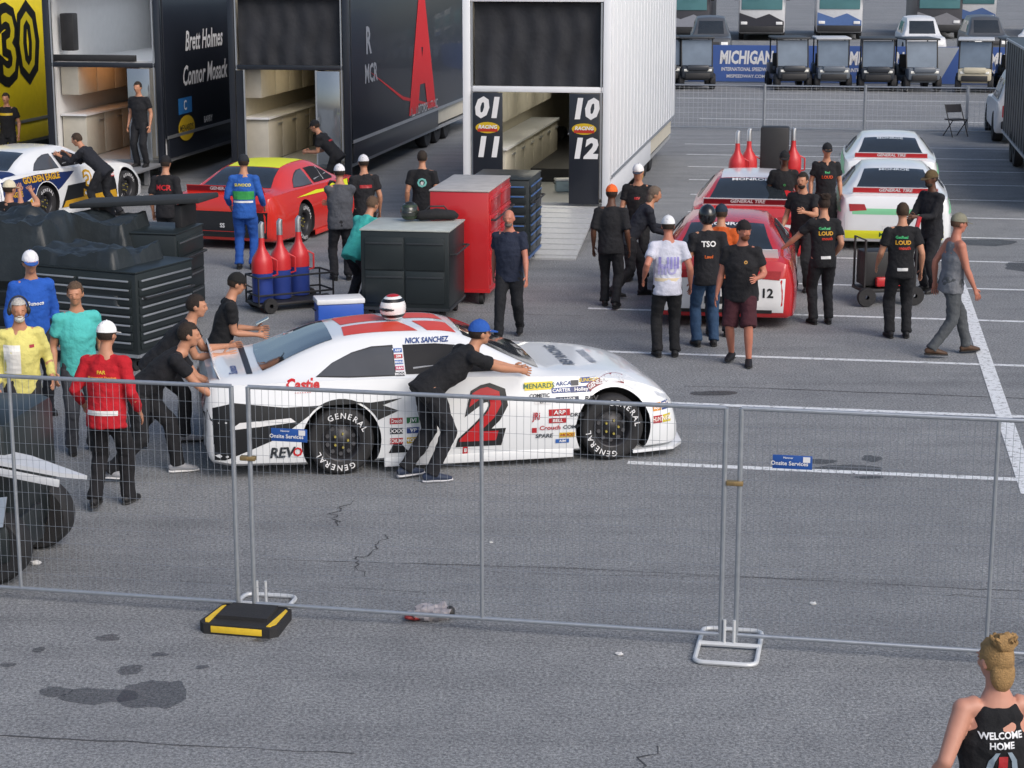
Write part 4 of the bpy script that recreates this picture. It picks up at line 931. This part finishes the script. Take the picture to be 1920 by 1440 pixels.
T=thing('fuel_dolly','black wheeled dolly carrying three fuel cans','dolly',(-3.15,27.0,0),R(30))
q=MB(DK); q.box((0,0,.11),(1.15,.46,.04),.01)
for z in (.25,.5): q.tube([(-.57,-.23,z),(.57,-.23,z),(.57,.23,z),(-.57,.23,z),(-.57,-.23,z)],.014,6)
for a in (-1,1):
    for b_ in (-1,1): q.tube([(a*.57,b_*.23,.1),(a*.57,b_*.23,.5)],.014,6)
q.obj('dolly_frame',T)
for a in (-1,1):
    for b_ in (-1,1): q=MB(RUB); q.lathe([(.03,-.04),(.1,-.04),(.11,0),(.1,.04),(.03,.04)],Matrix.Translation((a*.42,b_*.28,.11))); q.obj('wheel',T)
for x,y in ((3.95,33.9),(4.2,34.3),(5.0,34.4)): fuelcan('red race fuel can with silver nozzle on stand',(x,y,.75),(.5,.03,.03),'fuel cans on a stand')
T=thing('fuel_stand','black steel stand carrying fuel cans','stand',(4.55,34.3,0),R(-9)); q=MB(DK); q.box((0,0,.7),(1.5,.6,.05)); q.box((.1,.1,1.3),(.5,.35,1.2),.03)
for a in (-1,1):
    for b_ in (-1,1): q.tube([(a*.7,b_*.26,0),(a*.7,b_*.26,.7)],.03,6)
q.obj('stand_frame',T)
T=thing('jack_cart','low black cart carrying a red jack','cart',(5.35,27.4,0),R(10)); q=MB(DK); q.box((0,0,.22),(.8,.5,.05),.01); q.box((0,.05,.52),(.7,.36,.5),.03)
for a in (-1,1): q.tube([(a*.38,-.22,.2),(a*.38,-.22,.95),(a*.38,.22,.95),(a*.38,.22,.2)],.018,6)
q.obj('cart_frame',T); q=MB(RED); q.tube([(.2,-.2,.3),(.45,-.1,1.25)],.035,8); q.box((0,-.18,.34),(.4,.1,.14),.03); q.obj('jack',T)
for a in (-1,1):
    q=MB(RUB); q.lathe([(.03,-.04),(.13,-.04),(.14,0),(.13,.04),(.03,.04)],Matrix.Translation((a*.36,-.27,.14))); q.obj('wheel',T)
def cooler(label,loc,rz_,k,bm_):
    T=thing('cooler',label,'cooler',loc,rz_); q=MB(mat(bm_,.45,name='cooler_body')); q.box((0,0,.17*k),(.62*k,.36*k,.34*k),.02); q.obj('cooler_body',T)
    q=MB(mat((.75,.76,.78),.45,name='cooler_lid')); q.box((0,0,.375*k),(.65*k,.39*k,.07*k),.015); q.obj('lid',T)
    q=MB(DK); q.tube([(-.33*k,-.08*k,.25*k),(-.36*k,0,.27*k),(-.33*k,.08*k,.25*k)],.01,6); q.obj('handle',T)
cooler('blue cooler with white lid on asphalt behind the car',(-2.33,25.6,0),R(14),1,(.02,.09,.45)); 
cooler('small pale blue cooler inside the trailer',(1.0,36.4,.5),R(10),.6,(.35,.45,.5))
def helmet(label,loc,rz_,base,c2,c3):
    T=thing('racing_helmet',label,'helmet',loc,rz_); q=MB(carp(base)); e=MB(); e.ell((0,0,.13),(.125,.15,.14),seg=28,ring=20)
    q.add([V((v.x,v.y,max(v.z,.02))) for v in e.V],[f for f in e.F]); q.obj('shell',T,60)
    q=MB(GLASS); q.ell((0,.035,.13),(.112,.125,.045)); q.obj('visor',T,60)
    q=MB(st(c2)); e=MB(); e.ell((0,0,.13),(.127,.152,.142),seg=30,ring=24)
    fs=[f for f in e.F if .2<(sum(e.V[i].z for i in f)/4)<.225 or .05<(sum(e.V[i].z for i in f)/4)<.075]; q.add(e.V,fs); q.use(st(c3)); q.add(e.V,[f for f in e.F if (sum(e.V[i].z for i in f)/4)>.25]); q.obj('stripe',T,60,False)
helmet('white racing helmet with black bands and red crown on roof',(-1.20,19.15,1.325),R(150),(.75,.75,.75),'101216','b01820')
helmet('black racing helmet on cabinet top',(-1.42,26.7,1.285),R(160),(.02,.025,.02),'2a3a2a','1a1a1a')
T=thing('duffel_bag','black soft bag lying on cabinet top','bag',(-1.05,26.75,1.285),R(10)); q=MB(cloth((.012,.012,.014))); q.tube([(-.3,0,.05),(-.24,0,.07),(0,0,.09),(.24,0,.07),(.3,0,.05)],[(.03,.04),(.065,.12),(.08,.14),(.065,.12),(.03,.04)],14,(0,0,1)); q.obj('bag_body',T,60); q=MB(DK); q.tube([(-.15,0,.14),(-.1,-.02,.2),(.1,-.02,.2),(.15,0,.14)],.012,6); q.obj('strap',T)
T=thing('litter','crumpled clear plastic bag with red wrapper on asphalt','litter',(-.62,13.98,0),R(5)); q=MB(mat((.32,.30,.32),.3,0,.5,30,name='plastic_bag'))
e=MB(); e.ell((0,0,.045),(.17,.09,.06),seg=30,ring=18); q.add([v*(1+.45*noise.noise(v*24)) for v in e.V],e.F); q.obj('plastic_bag',T,20,False); q=MB(mat((.3,.03,.03),.5,name='wrapper')); e=MB(); e.ell((-.13,-.03,.03),(.07,.05,.025)); q.add([v*(1+.3*noise.noise(v*25)) for v in e.V],e.F); q.obj('wrapper',T,20,False)
q=MB(mat((.03,.03,.03),.5,name='cup')); q.ell((.15,0,.05),(.04,.05,.05)); q.obj('cup',T)
for x,y,s_ in ((2.35,14.3,.03),(.78,13.2,.03),(-.18,15.9,.018),(-3.95,15.3,.05)):
    T=thing('paper_scrap','small white paper scrap on asphalt','litter',(x,y,0),0,group='paper scraps on the asphalt'); q=MB(mat((.6,.6,.6),.7,name='paper')); e=MB(); e.ell((0,0,s_*.35),(s_,s_*.7,s_*.4),seg=9,ring=6); q.add([v*(1+.5*noise.noise(v*90)) for v in e.V],e.F); q.obj('paper',T,10)

# ---------------- crowd
BK='15161c'
P=person
P('person in red racing jacket and white cap walking away',(-3.66,16.95),-10,1.73,5,lf=(-.12,-.10,.12),rf=(.10,.20,.08),lh=(-.30,.16,.98),rh=(.28,.12,.93),shirt='b41222',pants='15151a',slv=1.95,cap='e8e8e8',brim='d8d8d8',hyaw=-15,prints=[('FAR',.045,'e0b030','b',0,.40),('Motorsport Division',.033,'e8a040','b',0,.35),((.30,.045),0,'d8d8d8','b',0,.02)],loose=.035,vox=.014,sole='333333')
P('person in black polo bending forward pushing the race car tail',(-3.46,18.05),-82,1.80,50,py=-.12,pz=.86,lf=(-.12,.22,.08),rf=(.14,-.42,.11),lh=(-.18,.66,.82),rh=(.14,.64,.76),shirt=BK,pants='1a1b20',shoe='9a9ca2',sole='e0e0e0',hpitch=-14,hair='2b2018',vox=.014,epole=(0,-.2,-1))
P('person in black shirt leaning to push the race car',(-3.58,19.25),-88,1.78,42,py=-.05,pz=.88,lf=(-.12,.2,.08),rf=(.12,-.35,.1),lh=(-.15,.68,1.02),rh=(.14,.64,.98),shirt='17181e',pants='1a1b20',shoe='a0a0a6',hpitch=-10,hair='241a14',vox=.014,epole=(0,-.2,-1))
P('person in black t-shirt and cap holding a phone',(-3.12,20.1),-75,1.68,17,lh=(-.05,.44,1.10),rh=(.12,.42,1.06),shirt='121317',pants='16171b',cap='111111',hpitch=12,epole=(0,-.6,-1),vox=.014)
P('person in turquoise polo standing with arms down',(-4.36,19.0),-155,1.76,2,shirt='4fb8b4',pants='3a3d45',hair='5a4636',hyaw=-20,g=1.08,vox=.014)
P('person in blue racing shirt and white cap',(-5.2,20.6),-150,1.82,2,shirt='1f55b0',pants='20232b',cap='e0e0e4',brim='2a5aa8',slv=1.9,prints=[('Sunoco',.06,'e8e8e8','f',0,.32)],hyaw=-10,vox=.016)
P('grey bearded person in yellow and white racing suit with headset',(-4.78,18.4),-160,1.70,2,shirt='d8cf7a',pants='2a2a2e',slv=1.9,hair='b8b4ae',beard='d8d6d0',headset=True,g=1.1,prints=[((.16,.3),0,'e8e6e0','f',.1,.25),((.05,.03),0,'a02030','f',-.1,.38)],vox=.014,lh=(-.28,.2,.98))
P('person in black shirt raising a phone to eye level',(-7.15,27.3),-30,1.78,2,shirt=BK,pants='1a1a20',cap='c8c0a8',rh=(.14,.34,1.60),lh=(-.1,.34,1.58),epole=(.8,-.2,-.6))
P('person in black with blue cap leaning over race car window',(-.80,17.96),-66,1.82,56,py=.0,pz=.90,lf=(-.10,-.20,.10),rf=(.12,-.02,.08),lh=(-.12,.94,.98),rh=(.06,1.0,.96),shirt='121318',pants='17181e',cap='2455a8',shoe='243048',sole='c8c8cc',hpitch=-18,vox=.013,epole=(0,0,-1))
P('bald bearded person in navy polo walking',(-.03,24.9),168,1.70,3,lf=(-.1,-.22,.12),rf=(.1,.26,.08),lh=(-.28,.22,.90),rh=(.26,-.14,.88),shirt='1c2438',pants='15171d',hair=None,beard='6a625c',skin=SKINR,g=1.12,vox=.016)
P('person in black with orange cap walking away',(1.39,27.0),-12,1.75,3,lf=(-.1,.16,.08),rf=(.1,-.12,.1),shirt='15161b',pants='17181d',cap='e0642a',skin=SKIND,slv=.9,loose=.03)
P('person in black t-shirt with white cap and long hair',(1.92,29.3),170,1.80,2,shirt='121216',pants='16171a',cap='e0e0e0',brim='303848',hair='a8885a',hairlen=.06,lh=(-.15,.3,1.05),rh=(.2,.28,1.0),prints=[('REV',.05,'c83030','f',0,.36)])
P('grey haired person in navy jacket leaning toward red car',(1.74,27.9),-80,1.76,34,pz=.9,py=-.05,lf=(-.12,.22,.08),rf=(.1,-.3,.1),lh=(-.15,.6,1.0),rh=(.1,.55,.95),shirt='1b1f2a',pants='1b1c22',hair='6a5c50',hairlen=.02,slv=1.8,epole=(0,-.2,-1))
P('person in white printed t-shirt and white cap seen from behind',(1.93,23.65),4,1.77,2,shirt='c4c6d4',pants='131418',cap='d8dade',lh=(-.30,.02,1.02),rh=(.30,.06,.92),belt='d8c8a8',prints=[('Ulll',.20,'8a86c0','b',0,.28),('lllU',.18,'a8a4d0','b',-.02,.2)],g=1.05,skin=SKINR,vox=.016)
P('person in black vest with orange sleeves and blue jeans',(2.48,24.3),6,1.80,2,shirt='17181e',pants='27415f',helmet='15171b',prints=[('TSO',.10,'e0e0e0','b',0,.40),('Loud',.055,'d06020','b',0,.24)],rh=(.25,.1,.95),lh=(-.2,.25,1.0),vox=.016)
P('person with dark cap looking over the red car',(2.72,24.95),-5,1.74,6,shirt='b8501a',pants='1c2430',cap='1a2a3a',hair='3a2a1c')
P('heavy person in black t-shirt and maroon shorts',(2.80,23.25),165,1.78,2,shirt='15151a',pants='3c1620',leg=.5,cap='1a1416',capback=True,beard='6a3a22',lf=(-.13,.12,.08),rf=(.12,-.12,.1),lh=(-.22,.24,1.12),rh=(.3,.04,.86),hyaw=40,g=1.22,skin=SKINR,shoe='15151a',prints=[('o',.08,'b08030','f',-.07,.38)],vox=.016)
P('person in black printed t-shirt holding the car rear wing',(4.20,25.8),8,1.75,3,shirt='121318',pants='17181d',hair='2a1c12',bun=True,lh=(-.52,.28,1.02),rh=(.2,.12,.95),prints=[('GetReal',.05,'3fb070','b',-.02,.42),('LOUD',.075,'d09a20','b',0,.35),('mouth',.06,'c03020','b',.02,.28),((.14,.04),0,'d8d8d8','b',0,.02)])
P('person in black t-shirt pointing beside the car',(4.30,28.4),150,1.78,3,shirt='15161b',pants='191a1f',hair='201810',beard='2a2018',lh=(-.2,.42,1.25),rh=(.25,.2,.95))
P('person in black shirt with cap standing by fuel cans',(4.45,31.6),178,1.76,2,shirt='131418',pants='18191e',cap='15161a',skin=SKIND,hair='15100c',hairlen=.06,prints=[('o',.08,'3a8a4a','f',0,.32)])
P('person in black cap and printed t-shirt facing cars',(5.32,32.7),180,1.78,2,shirt='15161b',pants='16171a',cap='14161c',prints=[('Real',.05,'3fb070','f',0,.38),('LOUD',.07,'d05020','f',0,.30)])
P('person in black printed t-shirt standing with back turned',(5.06,24.85),0,1.78,2,shirt='121318',pants='15161b',hair='3a2a1c',lh=(-.27,.22,.95),rh=(.28,.05,.90),prints=[('GetReal',.05,'3fb070','b',-.02,.42),('LOUD',.075,'d09a20','b',0,.35),('mouth',.06,'c03020','b',.02,.28),((.14,.04),0,'d8d8d8','b',0,.0)])
P('bearded person in brimmed hat carrying pit equipment',(6.2,28.3),120,1.82,4,shirt='18191f',pants='1c1d22',cap='5a4a30',beard='2a2018',skin=SKIND,slv=1.9,lh=(-.1,.4,1.15),rh=(.15,.38,.98),loose=.03)
P('person in grey sleeveless shirt and grey trousers walking',(5.46,23.7),-78,1.80,4,lf=(-.10,.30,.08),rf=(.1,-.26,.12),lh=(-.26,-.1,.9),rh=(.26,.2,.88),shirt='6f7278',tank=True,pants='4c5054',cap='7a7868',hair='5a4030',shoe='4a3424',skin=SKINR,g=1.2,vox=.016)
P('person in grey t-shirt and white cap with folded arms',(-2.62,29.35),12,1.78,2,shirt='4a4d54',pants='1c1d23',cap='d8d8dc',lh=(.12,.27,1.2),rh=(-.12,.29,1.16),g=1.15,epole=(0,-.3,-1))
P('person in black and red shirt with white cap',(-2.35,30.7),18,1.78,2,shirt='1a1a1f',pants='16171b',cap='d0d0d4',prints=[((.2,.05),0,'a01820','b',0,.37)])
P('person in blue and green fire suit seen from behind',(-4.23,30.4),-4,1.82,2,shirt='2458a8',pants='2050a0',slv=1.9,cap='20242c',prints=[('SUNOCO',.06,'e0d040','b',0,.40),((.34,.13),0,'3a9a50','b',0,.24),((.36,.03),0,'e0e0e0','b',0,.14)],loose=.03,lh=(-.27,.2,.98),rh=(.27,.2,.98))
P('person in black and red team shirt seen from behind',(-5.5,30.6),-15,1.78,2,shirt='17171c',pants='15161a',cap='141418',prints=[('MCR',.12,'c02028','b',0,.36)],slv=.8)
P('person in black t-shirt with round emblem',(-1.46,31.4),0,1.78,2,shirt='121318',pants='16171b',hair='2a2018',prints=[('O',.2,'6ab0a8','b',0,.34),('#',.08,'d8d8d8','b',0,.34)])
P('person in black bending over the red race car',(-3.55,39.2),75,1.78,42,pz=.9,lh=(-.1,.6,.95),rh=(.1,.6,.95),shirt='17181d',pants='15161a',cap='14151a',prints=[((.2,.04),0,'a01820','b',0,.3)],vox=.02,epole=(0,0,-1))
P('person in dark shirt leaning on the gold race car',(-7.75,36.4),78,1.82,46,pz=.9,py=-.05,lh=(-.12,.75,1.15),rh=(.15,.7,1.15),lf=(-.1,.1,.08),rf=(.12,-.3,.1),shirt='1a1d26',pants='1a1c22',hair='3a2c20',vox=.02,epole=(0,0,-1),slv=1.8)
P('person in black standing on the trailer lift',(-7.85,41.0,.45),160,1.80,2,shirt='17181d',pants='1a1b20',hair='2a2018',vox=.02)
P('person in black and yellow shirt between trailers',(-11.35,43.7,0),175,1.82,2,shirt='16161a',pants='15161a',hair='2a2018',prints=[((.3,.05),0,'c8a820','f',0,.4)],vox=.02)
P('person in turquoise shirt stooping behind black cabinet',(-2.22,26.9),-40,1.76,34,pz=.85,shirt='3aa8a0',pants='1c1d23',hair='5a4636',lh=(-.1,.5,.9),rh=(.15,.5,.9),epole=(0,0,-1))
P('blonde person in black sleeveless top with white lettering',(2.40,8.95),6,1.69,3,shirt='101116',tank=True,pants='20242e',hair='9c7c50',bun=True,hairlen=.01,hyaw=22,skin=mat(hx('c08a76'),.5,0,.12,14,name='skin'),g=1.2,vox=.011,loose=.02,lh=(-.36,.05,.95),
  prints=[('WELCOME',.048,'d8dade','b',-.01,.37),('HOME',.048,'d8dade','b',-.01,.32),((.05,.12),0,'a02028','b',0,.20),((.12,.03),0,'3a6aa0','b',0,.15),('( )',.2,'8a9aa8','b',0,.2),('DOUGLAS LAKE',.028,'d8dade','b',0,.09)])
T=thing('mobile_phone','pale mobile phone held in hand','phone',(-2.66,20.2,1.12),R(-75)); q=MB(mat((.6,.7,.7),.3,name='phone_case')); q.box((0,0,0),(.075,.15,.009),.003,None,(R(25),'X')); q.obj('phone_body',T); q=MB(GLASS); q.box((0,-.002,.0062),(.068,.14,.002),0,None,(R(25),'X')); q.obj('screen',T)

# ---------------- process deferred remeshes
for o,vx,amp,fn,ms in DEF:
    m=o.modifiers.new('r','REMESH'); m.mode='VOXEL'; m.voxel_size=vx; m.use_smooth_shade=True
    s=o.modifiers.new('s','SMOOTH'); s.factor=.5; s.iterations=3 if amp else 1
bpy.context.view_layer.update(); dg=bpy.context.evaluated_depsgraph_get()
res=[bpy.data.meshes.new_from_object(o.evaluated_get(dg)) for o,_,_,_,_ in DEF]
for (o,vx,amp,fn,ms),me in zip(DEF,res):
    o.modifiers.clear(); o.data=me; me.materials.clear()
    for m in ms: me.materials.append(m)
    me.polygons.foreach_set('material_index',[0]*len(me.polygons)); me.polygons.foreach_set('use_smooth',[True]*len(me.polygons))
    if amp:
        off=V((random.random()*20,random.random()*20,0))
        for v in me.vertices:
            c=v.co; n1=noise.noise(V((c.x*9,c.y*9,c.z*5))+off); n2=noise.noise(V((c.x*16,c.y*16,c.z*20))+off)
            v.co=c+v.normal*(amp*1.1*n1+amp*.8*n2)
    me.update()
    if fn: fn(o)
# ---------------- light, camera
w=bpy.data.worlds.new('World'); sc.world=w; w.use_nodes=True; nt=w.node_tree
sky=nt.nodes.new('ShaderNodeTexSky'); sky.sky_type='NISHITA'; sky.sun_disc=False; EL,ROT=R(40),R(140)
sky.sun_elevation=EL; sky.sun_rotation=ROT; sky.air_density=1.0; sky.dust_density=3.0; sky.ozone_density=1.0
bg=nt.nodes['Background']; nt.links.new(sky.outputs[0],bg.inputs['Color']); bg.inputs['Strength'].default_value=.15
sd=V((math.sin(ROT)*math.cos(EL),math.cos(ROT)*math.cos(EL),math.sin(EL)))
L=bpy.data.lights.new('sun','SUN'); L.energy=1.75; L.angle=R(40); L.color=(1,.96,.92); lo=bpy.data.objects.new('sun',L); COL.objects.link(lo); lo.rotation_euler=sd.to_track_quat('Z','Y').to_euler()
cam=bpy.data.cameras.new('camera'); co=bpy.data.objects.new('camera',cam); COL.objects.link(co); co.location=(0,0,5); co.rotation_euler=(R(90-12.75),0,0)
cam.sensor_width=36; cam.lens=67.9; cam.clip_end=2000; sc.camera=co
sc.view_settings.view_transform='Standard'; sc.view_settings.look='None'; sc.view_settings.exposure=0
